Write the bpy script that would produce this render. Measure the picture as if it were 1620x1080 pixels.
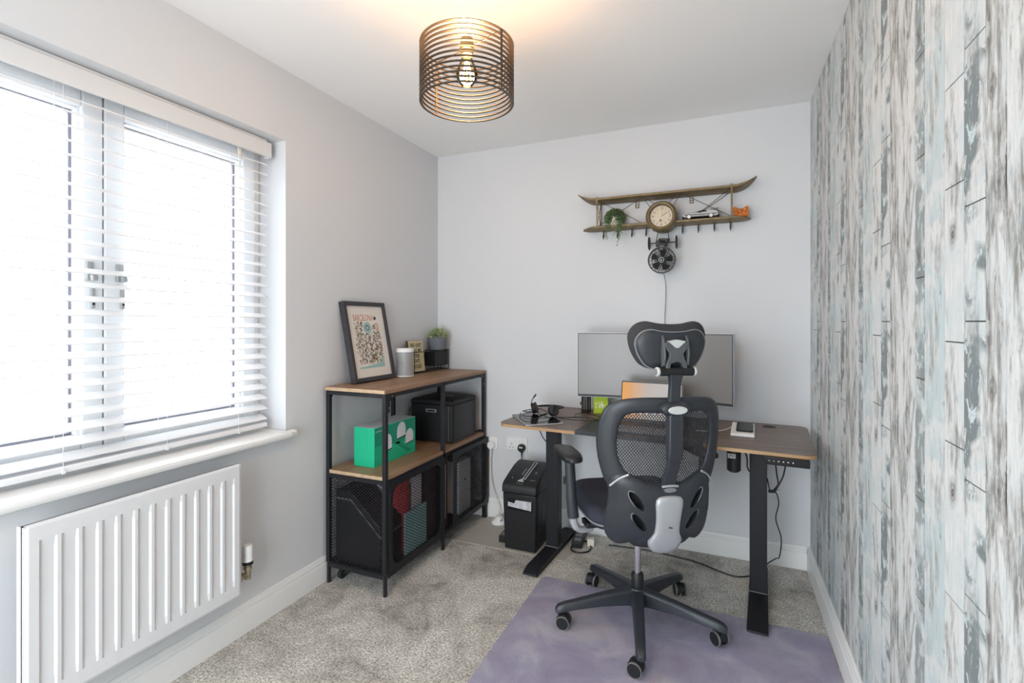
import bpy, bmesh, math, random
from mathutils import Vector, Matrix, Euler
for o in list(bpy.data.objects): bpy.data.objects.remove(o)
SC = bpy.context.scene
C = SC.collection
PI = math.pi
random.seed(7)

# ------------------------------------------------------------------ camera
cam_d = bpy.data.cameras.new('camera'); cam = bpy.data.objects.new('camera', cam_d); C.objects.link(cam)
TH = math.atan(335/784.0)
cam.location = (0, 0, 1.27); cam.rotation_euler = (PI/2, 0, TH)
cam_d.sensor_width = 36; cam_d.lens = 784/1620*36; cam_d.shift_y = -31/1620; cam_d.clip_start = 0.02
SC.camera = cam
# ------------------------------------------------------------------ world, lights, exposure
SC.view_settings.view_transform = 'Standard'; SC.view_settings.look = 'None'
SC.view_settings.gamma = 1; SC.view_settings.use_curve_mapping = False
SC.view_settings.exposure = 0.30
w = bpy.data.worlds.new('overcast_sky'); SC.world = w; w.use_nodes = True
bg = w.node_tree.nodes['Background']; bg.inputs[0].default_value = (0.86, 0.94, 1.0, 1); bg.inputs[1].default_value = 7.6
def portal(name, loc, rot, sx, sy):
    l = bpy.data.lights.new(name, 'AREA'); l.shape = 'RECTANGLE'; l.size = sx; l.size_y = sy
    l.cycles.is_portal = True
    o = bpy.data.objects.new(name, l); C.objects.link(o); o.location = loc; o.rotation_euler = rot
portal('window_portal', (-2.09, 0.995, 1.43), (0, -PI/2, 0), 1.30, 1.34)
portal('added_doorway_portal', (-0.85, -1.06, 1.05), (PI/2, 0, 0), 1.30, 2.10)  # samples the sky through the added, unseen rear doorway

# ------------------------------------------------------------------ room numbers
L, R, B, F, H = -1.81, 0.408, 2.936, -0.95, 2.40      # left wall, right wall, back wall, rear wall, ceiling
WY0, WY1, WZ0, WZ1 = 0.342, 1.648, 0.784, 2.085       # window opening

# ------------------------------------------------------------------ materials
def newmat(name):
    m = bpy.data.materials.new(name); m.use_nodes = True
    nt = m.node_tree; return m, nt, nt.nodes['Principled BSDF']
def node(nt, t, **kw):
    n = nt.nodes.new(t)
    for k, v in kw.items():
        if k.startswith('i_'):
            key = k[2:]; key = int(key) if key.isdigit() else key.replace('_', ' ')
            n.inputs[key].default_value = v
        else: setattr(n, k, v)
    return n
def ramp(nt, fac, stops, interp='LINEAR'):
    r = nt.nodes.new('ShaderNodeValToRGB'); r.color_ramp.interpolation = interp
    e = r.color_ramp.elements
    while len(e) < len(stops): e.new(0.5)
    for i, (p, c) in enumerate(stops):
        e[i].position = p; e[i].color = (c, c, c, 1) if not hasattr(c, '__len__') else (*c[:3], 1)
    nt.links.new(fac, r.inputs[0]); return r.outputs[0]
def mix(nt, fac, a, b, mode='MIX'):
    n = nt.nodes.new('ShaderNodeMix'); n.data_type = 'RGBA'; n.blend_type = mode
    for s, v in ((n.inputs[0], fac), (n.inputs[6], a), (n.inputs[7], b)):
        if hasattr(v, 'links') or hasattr(v, 'is_linked'): nt.links.new(v, s)
        elif hasattr(v, '__len__'): s.default_value = (*v[:3], 1)
        else: s.default_value = v
    return n.outputs[2]
def math_(nt, op, a, b=None, c=None):
    n = nt.nodes.new('ShaderNodeMath'); n.operation = op
    for i, v in enumerate((a, b, c)):
        if v is None: continue
        if hasattr(v, 'is_linked'): nt.links.new(v, n.inputs[i])
        else: n.inputs[i].default_value = v
    return n.outputs[0]
def coords(nt, scale=(1, 1, 1), kind='Object'):
    tc = nt.nodes.new('ShaderNodeTexCoord'); mp = nt.nodes.new('ShaderNodeMapping')
    mp.inputs['Scale'].default_value = scale; nt.links.new(tc.outputs[kind], mp.inputs[0]); return mp.outputs[0]
def noise(nt, vec, scale, detail=3, rough=0.5, dist=0.0):
    n = node(nt, 'ShaderNodeTexNoise', i_Scale=scale, i_Detail=detail, i_Roughness=rough, i_Distortion=dist)
    nt.links.new(vec, n.inputs['Vector']); return n.outputs[0]
def bump(nt, p, height, strength=0.2, dist=0.002):
    b = node(nt, 'ShaderNodeBump', i_Strength=strength, i_Distance=dist)
    nt.links.new(height, b.inputs['Height']); nt.links.new(b.outputs[0], p.inputs['Normal'])
def plain(name, col, rough=0.5, metal=0.0, spec=0.5, var=0.06, vscale=40.0, bmp=0.0, coat=0.0):
    m, nt, p = newmat(name)
    v = coords(nt); n = noise(nt, v, vscale, 3)
    dark = tuple(c*(1-var) for c in col); lite = tuple(min(1, c*(1+var)) for c in col)
    nt.links.new(mix(nt, n, dark, lite), p.inputs['Base Color'])
    p.inputs['Roughness'].default_value = rough; p.inputs['Metallic'].default_value = metal
    p.inputs['Specular IOR Level'].default_value = spec; p.inputs['Coat Weight'].default_value = coat
    if bmp: bump(nt, p, noise(nt, v, vscale*6, 2), bmp, 0.001)
    return m
def emit(name, col, strength):
    m, nt, p = newmat(name); p.inputs['Base Color'].default_value = (*col, 1)
    p.inputs['Emission Color'].default_value = (*col, 1); p.inputs['Emission Strength'].default_value = strength; return m
def woodmat(name, a, b, c, axis='y', scale=1.0, rough=0.45):
    m, nt, p = newmat(name)
    s = {'y': (26, 1.6, 26), 'x': (1.6, 26, 26), 'z': (26, 26, 1.6)}[axis]
    v = coords(nt, tuple(k*scale for k in s))
    n1 = noise(nt, v, 1.2, 6, 0.6, 0.6); n2 = noise(nt, v, 4.0, 5, 0.65)
    big = noise(nt, coords(nt, (4, 4, 4)), 1.0, 2)
    f = math_(nt, 'ADD', math_(nt, 'MULTIPLY', n1, 0.65), math_(nt, 'MULTIPLY', n2, 0.35))
    col = ramp(nt, f, [(0.32, a), (0.5, b), (0.68, c)])
    col = mix(nt, ramp(nt, big, [(0.35, 0.0), (0.7, 0.35)]), col, a)
    nt.links.new(col, p.inputs['Base Color']); p.inputs['Roughness'].default_value = rough
    bump(nt, p, n2, 0.12, 0.001); return m
def glassmat(name, tint=(1, 1, 1), rough=0.02, gloss=0.06):
    m, nt, p = newmat(name); nt.nodes.remove(p); out = nt.nodes['Material Output']
    t = node(nt, 'ShaderNodeBsdfTransparent'); t.inputs[0].default_value = (*tint, 1)
    g = node(nt, 'ShaderNodeBsdfGlossy'); g.inputs['Roughness'].default_value = rough
    fr = node(nt, 'ShaderNodeFresnel', i_IOR=1.3); mx = node(nt, 'ShaderNodeMixShader')
    nt.links.new(fr.outputs[0], mx.inputs[0]); nt.links.new(t.outputs[0], mx.inputs[1]); nt.links.new(g.outputs[0], mx.inputs[2])
    nt.links.new(mx.outputs[0], out.inputs[0]); return m
def wallpaint(name, col):
    m, nt, p = newmat(name); v = coords(nt)
    nt.links.new(mix(nt, noise(nt, v, 1.5, 2), tuple(c*0.98 for c in col), col), p.inputs['Base Color'])
    p.inputs['Roughness'].default_value = 0.85; p.inputs['Specular IOR Level'].default_value = 0.25
    bump(nt, p, noise(nt, v, 260, 3), 0.06, 0.001); return m
def carpetmat(name):
    m, nt, p = newmat(name); v = coords(nt)
    big = noise(nt, v, 2.9, 4, 0.62, 0.9); mid = noise(nt, v, 14, 3, 0.6); fine = noise(nt, v, 260, 2, 0.7); tuft = noise(nt, v, 110, 2, 0.6)
    f = math_(nt, 'ADD', math_(nt, 'MULTIPLY', big, 0.7), math_(nt, 'MULTIPLY', mid, 0.3))
    base = ramp(nt, f, [(0.36, (0.345, 0.315, 0.27)), (0.46, (0.575, 0.535, 0.475)), (0.58, (0.775, 0.73, 0.66))])
    g = ramp(nt, math_(nt, 'ADD', math_(nt, 'MULTIPLY', fine, 0.55), math_(nt, 'MULTIPLY', tuft, 0.45)), [(0.38, 0.28), (0.5, 0.90), (0.62, 1.45)])
    nt.links.new(mix(nt, 1.0, base, g, 'MULTIPLY'), p.inputs['Base Color'])
    p.inputs['Roughness'].default_value = 1.0; p.inputs['Specular IOR Level'].default_value = 0.05
    p.inputs['Sheen Weight'].default_value = 0.15
    bump(nt, p, math_(nt, 'ADD', fine, tuft), 0.9, 0.006); return m
def lilacmat(name):
    m, nt, p = newmat(name); v = coords(nt)
    big = noise(nt, v, 5.0, 4, 0.6, 0.6); fine = noise(nt, v, 300, 2, 0.6)
    base = ramp(nt, big, [(0.3, (0.275, 0.245, 0.345)), (0.5, (0.345, 0.32, 0.415)), (0.68, (0.45, 0.425, 0.485))])
    warm = mix(nt, ramp(nt, noise(nt, v, 3.1, 2), [(0.52, 0.0), (0.72, 0.5)]), base, (0.48, 0.40, 0.42))
    col = mix(nt, 1.0, warm, ramp(nt, fine, [(0.3, 0.8), (0.7, 1.15)]), 'MULTIPLY')
    nt.links.new(col, p.inputs['Base Color']); p.inputs['Roughness'].default_value = 0.62
    p.inputs['Specular IOR Level'].default_value = 0.35
    bump(nt, p, fine, 0.25, 0.001); return m
def plankmat(name, seed, peel, blue, dark, knots):
    """weathered plank; pattern repeats every half metre up the wall like the paper does"""
    m, nt, p = newmat(name)
    tc = nt.nodes.new('ShaderNodeTexCoord'); sp = nt.nodes.new('ShaderNodeSeparateXYZ'); nt.links.new(tc.outputs['Object'], sp.inputs[0])
    y, z = sp.outputs[1], sp.outputs[2]
    ang = math_(nt, 'MULTIPLY', z, 2*PI/0.5)
    cz, sz = math_(nt, 'COSINE', ang), math_(nt, 'SINE', ang)
    def vec(ky, kz, off):
        c = nt.nodes.new('ShaderNodeCombineXYZ')
        nt.links.new(math_(nt, 'ADD', math_(nt, 'MULTIPLY', y, ky), seed*7.3+off), c.inputs[0])
        nt.links.new(math_(nt, 'MULTIPLY', cz, kz), c.inputs[1]); nt.links.new(math_(nt, 'MULTIPLY', sz, kz), c.inputs[2]); return c.outputs[0]
    grain = noise(nt, vec(260, 1.3, 0), 1.0, 4, 0.65)
    streak = noise(nt, vec(62, 0.55, 3), 1.0, 5, 0.62, 0.35)
    blot = noise(nt, vec(16, 0.50, 9), 1.0, 4, 0.6, 0.5)
    patch = noise(nt, vec(30, 1.0, 17), 1.0, 6, 0.66, 0.8)
    f = math_(nt, 'ADD', math_(nt, 'MULTIPLY', streak, 0.45), math_(nt, 'MULTIPLY', blot, 0.55))
    f = math_(nt, 'ADD', f, -dark)
    col = ramp(nt, f, [(0.36, (0.115, 0.105, 0.095)), (0.42, (0.26, 0.25, 0.232)), (0.475, (0.44, 0.435, 0.42)), (0.545, (0.68, 0.685, 0.675))])
    col = mix(nt, 1.0, col, ramp(nt, grain, [(0.3, 0.78), (0.55, 1.0), (0.7, 1.06)]), 'MULTIPLY')
    stain = ramp(nt, noise(nt, vec(22, 0.62, 77), 1.0, 4, 0.6, 0.5), [(0.54, 0.0), (0.66, 0.75)])
    col = mix(nt, stain, col, (0.20, 0.18, 0.155))
    scuff = ramp(nt, noise(nt, vec(58, 0.95, 83), 1.0, 9, 0.72, 0.3), [(0.515, 0.0), (0.545, 0.62)])
    col = mix(nt, scuff, col, (0.66, 0.665, 0.655))
    flecks = ramp(nt, noise(nt, vec(120, 2.2, 91), 1.0, 6, 0.7, 0.4), [(0.64, 0.0), (0.69, 0.6)])
    col = mix(nt, flecks, col, (0.13, 0.115, 0.10))
    if blue:
        bz = noise(nt, vec(11, 0.9, 31), 1.0, 3, 0.6, 0.4)
        col = mix(nt, math_(nt, 'MULTIPLY', ramp(nt, bz, [(0.42, 0.0), (0.60, 1.0)]), blue), col, (0.42, 0.53, 0.56))
    if peel:
        band = noise(nt, vec(5, 0.80, 41), 1.0, 2, 0.5)
        mask = math_(nt, 'MULTIPLY', ramp(nt, band, [(0.46, 0.0), (0.53, 1.0)]), ramp(nt, patch, [(0.42, 0.0), (0.46, 1.0)]))
        chips = ramp(nt, noise(nt, vec(34, 1.8, 55), 1.0, 6, 0.66, 0.4), [(0.55, 0.0), (0.58, 1.0)])
        pc = mix(nt, chips, mix(nt, grain, (0.15, 0.175, 0.18), (0.24, 0.27, 0.275)), (0.54, 0.62, 0.64))
        col = mix(nt, math_(nt, 'MULTIPLY', mask, peel), col, pc)
    zz = math_(nt, 'MODULO', math_(nt, 'ADD', z, 5.0), 0.5)
    for ky, kz, sy, s2 in knots:
        dy = math_(nt, 'DIVIDE', math_(nt, 'SUBTRACT', y, ky), sy); dz = math_(nt, 'DIVIDE', math_(nt, 'SUBTRACT', zz, kz), s2)
        d = math_(nt, 'SQRT', math_(nt, 'ADD', math_(nt, 'MULTIPLY', dy, dy), math_(nt, 'MULTIPLY', dz, dz)))
        d = math_(nt, 'ADD', d, math_(nt, 'MULTIPLY', math_(nt, 'SUBTRACT', patch, 0.5), 1.6))
        ring = math_(nt, 'MULTIPLY', math_(nt, 'ADD', math_(nt, 'SINE', math_(nt, 'MULTIPLY', d, 16.0)), 1.0), 0.25)
        k = math_(nt, 'MULTIPLY', ramp(nt, d, [(0.0, 1.0), (0.28, 0.85), (0.95, 0.0)]), math_(nt, 'ADD', ring, 0.5))
        col = mix(nt, k, col, (0.085, 0.07, 0.06))
    nt.links.new(col, p.inputs['Base Color']); p.inputs['Roughness'].default_value = 0.6
    p.inputs['Specular IOR Level'].default_value = 0.3
    bump(nt, p, grain, 0.1, 0.0008); return m

M = {}
M['wall'] = wallpaint('pale_grey_paint', (0.68, 0.685, 0.70))
M['ceil'] = wallpaint('white_ceiling_paint', (0.90, 0.895, 0.89))
M['gloss'] = plain('white_gloss_paint', (0.80, 0.795, 0.78), 0.35, var=0.01)
M['upvc'] = plain('white_upvc', (0.84, 0.845, 0.85), 0.3, var=0.01)
M['slat'] = plain('white_slat', (0.84, 0.845, 0.86), 0.45, var=0.01)
M['valance'] = plain('off_white_valance', (0.70, 0.70, 0.705), 0.5, var=0.01)
M['rad'] = plain('radiator_enamel', (0.73, 0.73, 0.745), 0.4, var=0.01)
M['grey'] = plain('gasket_grey', (0.22, 0.21, 0.24), 0.6)
M['satin'] = plain('satin_grey_fitting', (0.40, 0.40, 0.39), 0.35, 0.2)
M['steel'] = plain('brushed_steel', (0.55, 0.55, 0.54), 0.3, 1.0)
M['chrome'] = plain('chrome', (0.75, 0.75, 0.76), 0.12, 1.0, var=0.01)
M['brass'] = plain('tarnished_brass', (0.42, 0.36, 0.26), 0.4, 0.8, var=0.3)
M['carpet'] = carpetmat('grey_carpet'); M['lilac'] = lilacmat('lilac_mat')
M['backing'] = plain('dark_seam_base', (0.10, 0.095, 0.09), 0.9)  # dark grey base that shows as seam lines between planks
M['blackmetal'] = plain('black_powder_coat', (0.012, 0.012, 0.015), 0.5, spec=0.35, var=0.15, vscale=60)
M['black'] = plain('black_plastic', (0.012, 0.012, 0.0135), 0.42, spec=0.4, var=0.15)
M['blackgloss'] = plain('black_gloss', (0.008, 0.008, 0.009), 0.07, var=0.1)
M['chairplastic'] = plain('charcoal_nylon', (0.027, 0.031, 0.038), 0.40, var=0.2, vscale=30, bmp=0.08)
M['fabric'] = plain('black_mesh_fabric', (0.035, 0.034, 0.038), 0.9, var=0.3, vscale=300, bmp=0.3)
M['seatfab'] = plain('navy_black_fabric', (0.022, 0.026, 0.040), 0.85, var=0.3, vscale=300, bmp=0.3)
M['silver'] = plain('silver_plastic', (0.45, 0.46, 0.48), 0.38, 0.35, var=0.03)
M['palegrey'] = plain('pale_grey_plastic', (0.55, 0.57, 0.55), 0.45, var=0.02)
M['midgrey'] = plain('mid_grey_plastic', (0.20, 0.205, 0.215), 0.5)
M['white'] = plain('white_plastic', (0.80, 0.80, 0.79), 0.4, var=0.01)
M['cream'] = plain('cream_plastic', (0.74, 0.69, 0.60), 0.45, var=0.03)
M['shelfwood'] = woodmat('warm_shelf_wood', (0.19, 0.105, 0.058), (0.30, 0.175, 0.10), (0.39, 0.245, 0.15), 'y', 1.0)
M['shelfedge'] = woodmat('pale_edge_wood', (0.40, 0.27, 0.16), (0.52, 0.37, 0.23), (0.6, 0.45, 0.3), 'y', 1.0)
M['deskwood'] = woodmat('rustic_desk_wood', (0.075, 0.055, 0.045), (0.165, 0.120, 0.095), (0.27, 0.195, 0.145), 'x', 0.9, 0.38)
M['deskedge'] = woodmat('tan_desk_edge', (0.30, 0.165, 0.075), (0.42, 0.25, 0.12), (0.5, 0.32, 0.17), 'x', 1.0)
M['deskblack'] = plain('black_desk_board', (0.030, 0.032, 0.034), 0.4, var=0.2, bmp=0.05)
M['lampmetal'] = plain('bronze_lamp_metal', (0.13, 0.10, 0.075), 0.42, 0.6, var=0.1)
M['copper'] = plain('antique_brass', (0.45, 0.30, 0.14), 0.35, 0.9, var=0.15)
M['glass'] = glassmat('clear_glass'); M['amber'] = glassmat('amber_glass', (1.0, 0.86, 0.60))
M['filament'] = emit('glowing_filament', (1.0, 0.55, 0.16), 90.0)
M['bronze'] = plain('aged_bronze', (0.20, 0.148, 0.075), 0.5, 0.45, var=0.45, vscale=30, bmp=0.25)
M['iron'] = plain('dark_iron_wire', (0.05, 0.042, 0.034), 0.5, 0.6)
M['dial'] = plain('antique_dial', (0.66, 0.56, 0.42), 0.6, var=0.2, vscale=60)
M['ink'] = plain('dark_ink', (0.05, 0.04, 0.035), 0.7)
M['gold'] = plain('gold_hands', (0.45, 0.35, 0.16), 0.4, 0.8)
M['leaf'] = plain('ivy_leaf', (0.10, 0.165, 0.06), 0.55, var=0.55, vscale=90)
M['leaf2'] = plain('succulent_leaf', (0.27, 0.35, 0.16), 0.55, var=0.6, vscale=70)
M['leaf3'] = plain('pale_bud', (0.62, 0.66, 0.42), 0.55, var=0.3, vscale=70)
M['potgrey'] = plain('slate_grey_pot', (0.17, 0.18, 0.205), 0.6, var=0.15)
M['orange'] = plain('orange_translucent', (0.85, 0.20, 0.015), 0.15, var=0.35, vscale=30)
M['orange'].node_tree.nodes['Principled BSDF'].inputs['Transmission Weight'].default_value = 0.35
M['green'] = plain('green_card', (0.010, 0.46, 0.24), 0.45, var=0.04)
M['greendark'] = plain('dark_green_print', (0.008, 0.30, 0.17), 0.45, var=0.04)
M['greytop'] = plain('pale_card', (0.62, 0.62, 0.62), 0.5, var=0.03)
M['printwhite'] = plain('printed_white_device', (0.78, 0.77, 0.79), 0.5, var=0.12, vscale=120)
M['frame'] = plain('charcoal_frame', (0.035, 0.033, 0.038), 0.5, var=0.2)
M['paper'] = plain('cream_paper', (0.76, 0.70, 0.64), 0.7, var=0.02)
M['redink'] = plain('faded_red_ink', (0.55, 0.24, 0.16), 0.7); M['tealink'] = plain('pale_teal_ink', (0.33, 0.52, 0.50), 0.7, var=0.15)
M['brownink'] = plain('brown_ink', (0.20, 0.15, 0.11), 0.7, var=0.4); M['tanink'] = plain('tan_ink', (0.52, 0.40, 0.28), 0.7, var=0.3)
M['speaker'] = plain('grey_speaker_mesh', (0.36, 0.355, 0.36), 0.55, 0.2, var=0.05)
M['signface'] = plain('mustard_sign', (0.58, 0.51, 0.30), 0.7, var=0.2, vscale=80); M['signside'] = plain('dark_brown_wood', (0.075, 0.05, 0.035), 0.6, var=0.3)
M['screen'] = plain('switched_off_screen', (0.20, 0.185, 0.175), 0.30, spec=0.6, var=0.02)
M['lime'] = plain('lime_green_card', (0.42, 0.55, 0.02), 0.5, var=0.06); M['maroon'] = plain('maroon_binder', (0.045, 0.016, 0.017), 0.6, var=0.2)
M['red'] = plain('red_folder', (0.38, 0.035, 0.04), 0.6); M['olive'] = plain('olive_folder', (0.09, 0.10, 0.05), 0.6)
M['teal'] = plain('pale_teal_file', (0.34, 0.55, 0.57), 0.6); M['lilacwhite'] = plain('lilac_white_file', (0.62, 0.56, 0.62), 0.6, var=0.12)
M['navy'] = plain('navy_cloth', (0.03, 0.035, 0.09), 0.8); M['silvercar'] = plain('silver_car_paint', (0.60, 0.58, 0.59), 0.3, 0.35, var=0.08)
M['tyre'] = plain('rubber', (0.015, 0.015, 0.015), 0.7); M['greywheel'] = plain('grey_wheel_tread', (0.17, 0.17, 0.165), 0.6); M['yokegrey'] = plain('dark_grey_yoke', (0.085, 0.088, 0.094), 0.45)
M['bag'] = plain('shredded_paper_window', (0.5, 0.5, 0.53), 0.3, var=0.6, vscale=45)
M['smoothmat'] = plain('flattened_beige_vinyl', (0.46, 0.43, 0.375), 0.5, var=0.08, vscale=8)
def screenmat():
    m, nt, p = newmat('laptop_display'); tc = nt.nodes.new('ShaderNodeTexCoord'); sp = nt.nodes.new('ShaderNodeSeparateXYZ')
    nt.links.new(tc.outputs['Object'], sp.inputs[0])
    col = ramp(nt, math_(nt, 'ADD', math_(nt, 'MULTIPLY', sp.outputs[0], 3.2), 0.5), [(0.03, (1.0, 0.42, 0.05)), (0.22, (0.70, 0.34, 0.11)), (0.45, (0.34, 0.24, 0.17)), (0.9, (0.26, 0.21, 0.18))])  # orange put into the emission at the left, fading to grey-brown
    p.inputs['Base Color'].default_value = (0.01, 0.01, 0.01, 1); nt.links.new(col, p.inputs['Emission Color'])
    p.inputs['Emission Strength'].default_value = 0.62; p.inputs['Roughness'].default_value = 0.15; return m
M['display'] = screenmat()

# ------------------------------------------------------------------ mesh helpers
class MB:
    def __init__(s): s.v = []; s.f = []
    def add(s, vs, fs):
        n = len(s.v); s.v += [tuple(p) for p in vs]; s.f += [tuple(i+n for i in f) for f in fs]; return s
    def box(s, a, b, M4=None):
        (x0, y0, z0), (x1, y1, z1) = a, b
        vs = [Vector(p) for p in ((x0,y0,z0),(x1,y0,z0),(x1,y1,z0),(x0,y1,z0),(x0,y0,z1),(x1,y0,z1),(x1,y1,z1),(x0,y1,z1))]
        if M4: vs = [M4 @ p for p in vs]
        return s.add(vs, [(0,3,2,1),(4,5,6,7),(0,1,5,4),(1,2,6,5),(2,3,7,6),(3,0,4,7)])
    def cbox(s, c, d, rot=None):
        m = Matrix.Translation(c)
        if rot: m = m @ Euler(rot).to_matrix().to_4x4()
        return s.box((-d[0]/2, -d[1]/2, -d[2]/2), (d[0]/2, d[1]/2, d[2]/2), m)
    def cyl(s, p0, p1, r, n=16, r2=None):
        p0, p1 = Vector(p0), Vector(p1); r2 = r if r2 is None else r2
        q = (p1-p0).normalized().to_track_quat('Z', 'Y'); vs = []
        for p, rr in ((p0, r), (p1, r2)):
            for i in range(n):
                a = 2*PI*i/n; vs.append(p + q @ Vector((rr*math.cos(a), rr*math.sin(a), 0)))
        return s.add(vs, [(i, (i+1) % n, n+(i+1) % n, n+i) for i in range(n)] + [tuple(range(n-1, -1, -1)), tuple(range(n, 2*n))])
    def tube(s, pts, r, n=8, closed=False, smooth=6):
        pts = [Vector(p) for p in pts]
        if smooth and len(pts) > 2: pts = spline(pts, smooth, closed)
        k = len(pts); rs = r if hasattr(r, '__len__') else [r]*k
        if len(rs) != k: rs = [rs[min(len(rs)-1, int(i*len(rs)/k))] for i in range(k)]
        t0 = (pts[1]-pts[0]).normalized(); up = Vector((0, 0, 1)) if abs(t0.z) < 0.9 else Vector((1, 0, 0))
        nrm = (up - t0*up.dot(t0)).normalized(); vs = []
        for i in range(k):
            a = pts[i-1] if (i or closed) else pts[0]; b = pts[(i+1) % k] if (i < k-1 or closed) else pts[k-1]
            t = (b-a).normalized(); nrm = (nrm - t*nrm.dot(t)).normalized(); bi = t.cross(nrm)
            for j in range(n):
                an = 2*PI*j/n; vs.append(pts[i] + (nrm*math.cos(an) + bi*math.sin(an))*rs[i])
        m = k if closed else k-1
        fs = [(i*n+j, i*n+(j+1) % n, ((i+1) % k)*n+(j+1) % n, ((i+1) % k)*n+j) for i in range(m) for j in range(n)]
        if not closed: fs += [tuple(range(n-1, -1, -1)), tuple(range((k-1)*n, k*n))]
        return s.add(vs, fs)
    def lathe(s, prof, n=24, M4=None):
        """profile of (r, z) spun about z"""
        vs = []; k = len(prof)
        for r, z in prof:
            for i in range(n):
                a = 2*PI*i/n; p = Vector((r*math.cos(a), r*math.sin(a), z)); vs.append(M4 @ p if M4 else p)
        fs = [(i*n+j, i*n+(j+1) % n, (i+1)*n+(j+1) % n, (i+1)*n+j) for i in range(k-1) for j in range(n)]
        if prof[0][0] > 1e-6: fs.append(tuple(range(n-1, -1, -1)))
        if prof[-1][0] > 1e-6: fs.append(tuple(range((k-1)*n, k*n)))
        return s.add(vs, fs)
    def prism(s, poly, d0, d1, plane='xz'):
        """extrude 2-D polygon; plane xz extrudes along y, xy along z, yz along x"""
        def P(p, d): return {'xz': (p[0], d, p[1]), 'xy': (p[0], p[1], d), 'yz': (d, p[0], p[1])}[plane]
        n = len(poly); vs = [P(p, d0) for p in poly] + [P(p, d1) for p in poly]
        return s.add(vs, [tuple(range(n-1, -1, -1)), tuple(range(n, 2*n))] + [(i, (i+1) % n, n+(i+1) % n, n+i) for i in range(n)])
    def xform(s, M4): s.v = [tuple(M4 @ Vector(p)) for p in s.v]; return s
def spline(p, k=6, closed=False):
    n = len(p); out = []
    rng = range(n) if closed else range(n-1)
    for i in rng:
        if closed: a, b, c, d = p[i-1], p[i], p[(i+1) % n], p[(i+2) % n]
        else: a, b, c, d = p[max(i-1, 0)], p[i], p[i+1], p[min(i+2, n-1)]
        for j in range(k):
            t = j/k; out.append(0.5*((2*b) + (c-a)*t + (2*a-5*b+4*c-d)*t*t + (3*b-a-3*c+d)*t**3))
    if not closed: out.append(p[-1])
    return out
def rrect(w_, h_, r, n=5, cx=0, cy=0):
    out = []
    for sx, sy, a0 in ((1, 1, 0), (-1, 1, PI/2), (-1, -1, PI), (1, -1, 3*PI/2)):
        for i in range(n+1):
            a = a0 + PI/2*i/n; out.append((cx+sx*(w_/2-r)+r*math.cos(a), cy+sy*(h_/2-r)+r*math.sin(a)))
    return out
def mesh_of(mb, name, smooth=35):
    me = bpy.data.meshes.new(name); me.from_pydata(mb.v, [], mb.f); me.update()
    bm = bmesh.new(); bm.from_mesh(me); bmesh.ops.recalc_face_normals(bm, faces=bm.faces); bm.to_mesh(me); bm.free()
    if smooth:
        me.polygons.foreach_set('use_smooth', [True]*len(me.polygons)); me.set_sharp_from_angle(angle=math.radians(smooth))
    return me
def obj(name, mb, m, parent=None, bevel=0.0, world=False, smooth=35, segs=2):
    if world and parent:
        m4 = Matrix(); q = parent
        while q: m4 = q.matrix_basis @ m4; q = q.parent
        mb.xform(m4.inverted())
    me = mesh_of(mb, name, smooth); me.materials.append(M[m])
    o = bpy.data.objects.new(name, me); C.objects.link(o); o.parent = parent
    if bevel:
        b = o.modifiers.new('edge', 'BEVEL'); b.width = bevel; b.segments = segs; b.limit_method = 'ANGLE'; b.angle_limit = math.radians(40)
    return o
def link_copy(src, parent=None, loc=None):
    c = src.copy(); C.objects.link(c); c.parent = parent
    if loc is not None: c.location = loc
    return c
def tag(o, label, cat, group=None):
    o['label'] = label; o['category'] = cat
    if group: o['group'] = group
    return o
def thing(name, label, cat, loc=(0, 0, 0), rotz=0.0, group=None):
    o = bpy.data.objects.new(name, None); C.objects.link(o); o.empty_display_size = 0.05
    o.location = loc; o.rotation_euler = (0, 0, rotz)
    o.matrix_basis = Matrix.Translation(loc) @ Matrix.Rotation(rotz, 4, 'Z')
    return tag(o, label, cat, group)
def struct(name, mb, m, bevel=0.0, smooth=35, label=None):
    o = obj(name, mb, m, None, bevel, False, smooth); o['kind'] = 'structure'
    if label: o['label'] = label
    return o
def text(s, size, depth=0.0004, align='CENTER', sx=1.0, bold=0.0):
    cu = bpy.data.curves.new('lettering', 'FONT'); cu.body = s; cu.size = size; cu.extrude = depth
    cu.offset = bold; cu.align_x = align; cu.align_y = 'CENTER'; cu.resolution_u = 2
    t = bpy.data.objects.new('lettering', cu); C.objects.link(t); bpy.context.view_layer.update()
    me = bpy.data.meshes.new_from_object(t.evaluated_get(bpy.context.evaluated_depsgraph_get()))
    mb = MB(); mb.add([(v.co.x*sx, v.co.y, v.co.z) for v in me.vertices], [tuple(p.vertices) for p in me.polygons])
    bpy.data.objects.remove(t); bpy.data.curves.remove(cu); bpy.data.meshes.remove(me); return mb
def boolean_cut(o, cutter):
    md = o.modifiers.new('cut', 'BOOLEAN'); md.object = cutter; md.operation = 'DIFFERENCE'; md.solver = 'EXACT'
    bpy.context.view_layer.update()
    me = bpy.data.meshes.new_from_object(o.evaluated_get(bpy.context.evaluated_depsgraph_get()))
    o.modifiers.remove(md); old = o.data; o.data = me; bpy.data.meshes.remove(old)
    bpy.data.objects.remove(cutter)
    me.polygons.foreach_set('use_smooth', [True]*len(me.polygons)); me.set_sharp_from_angle(angle=math.radians(40))
def inside(p, poly):
    x, y = p; c = False; n = len(poly)
    for i in range(n):
        (x0, y0), (x1, y1) = poly[i], poly[i-1]
        if (y0 > y) != (y1 > y) and x < (x1-x0)*(y-y0)/(y1-y0)+x0: c = not c
    return c
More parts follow.
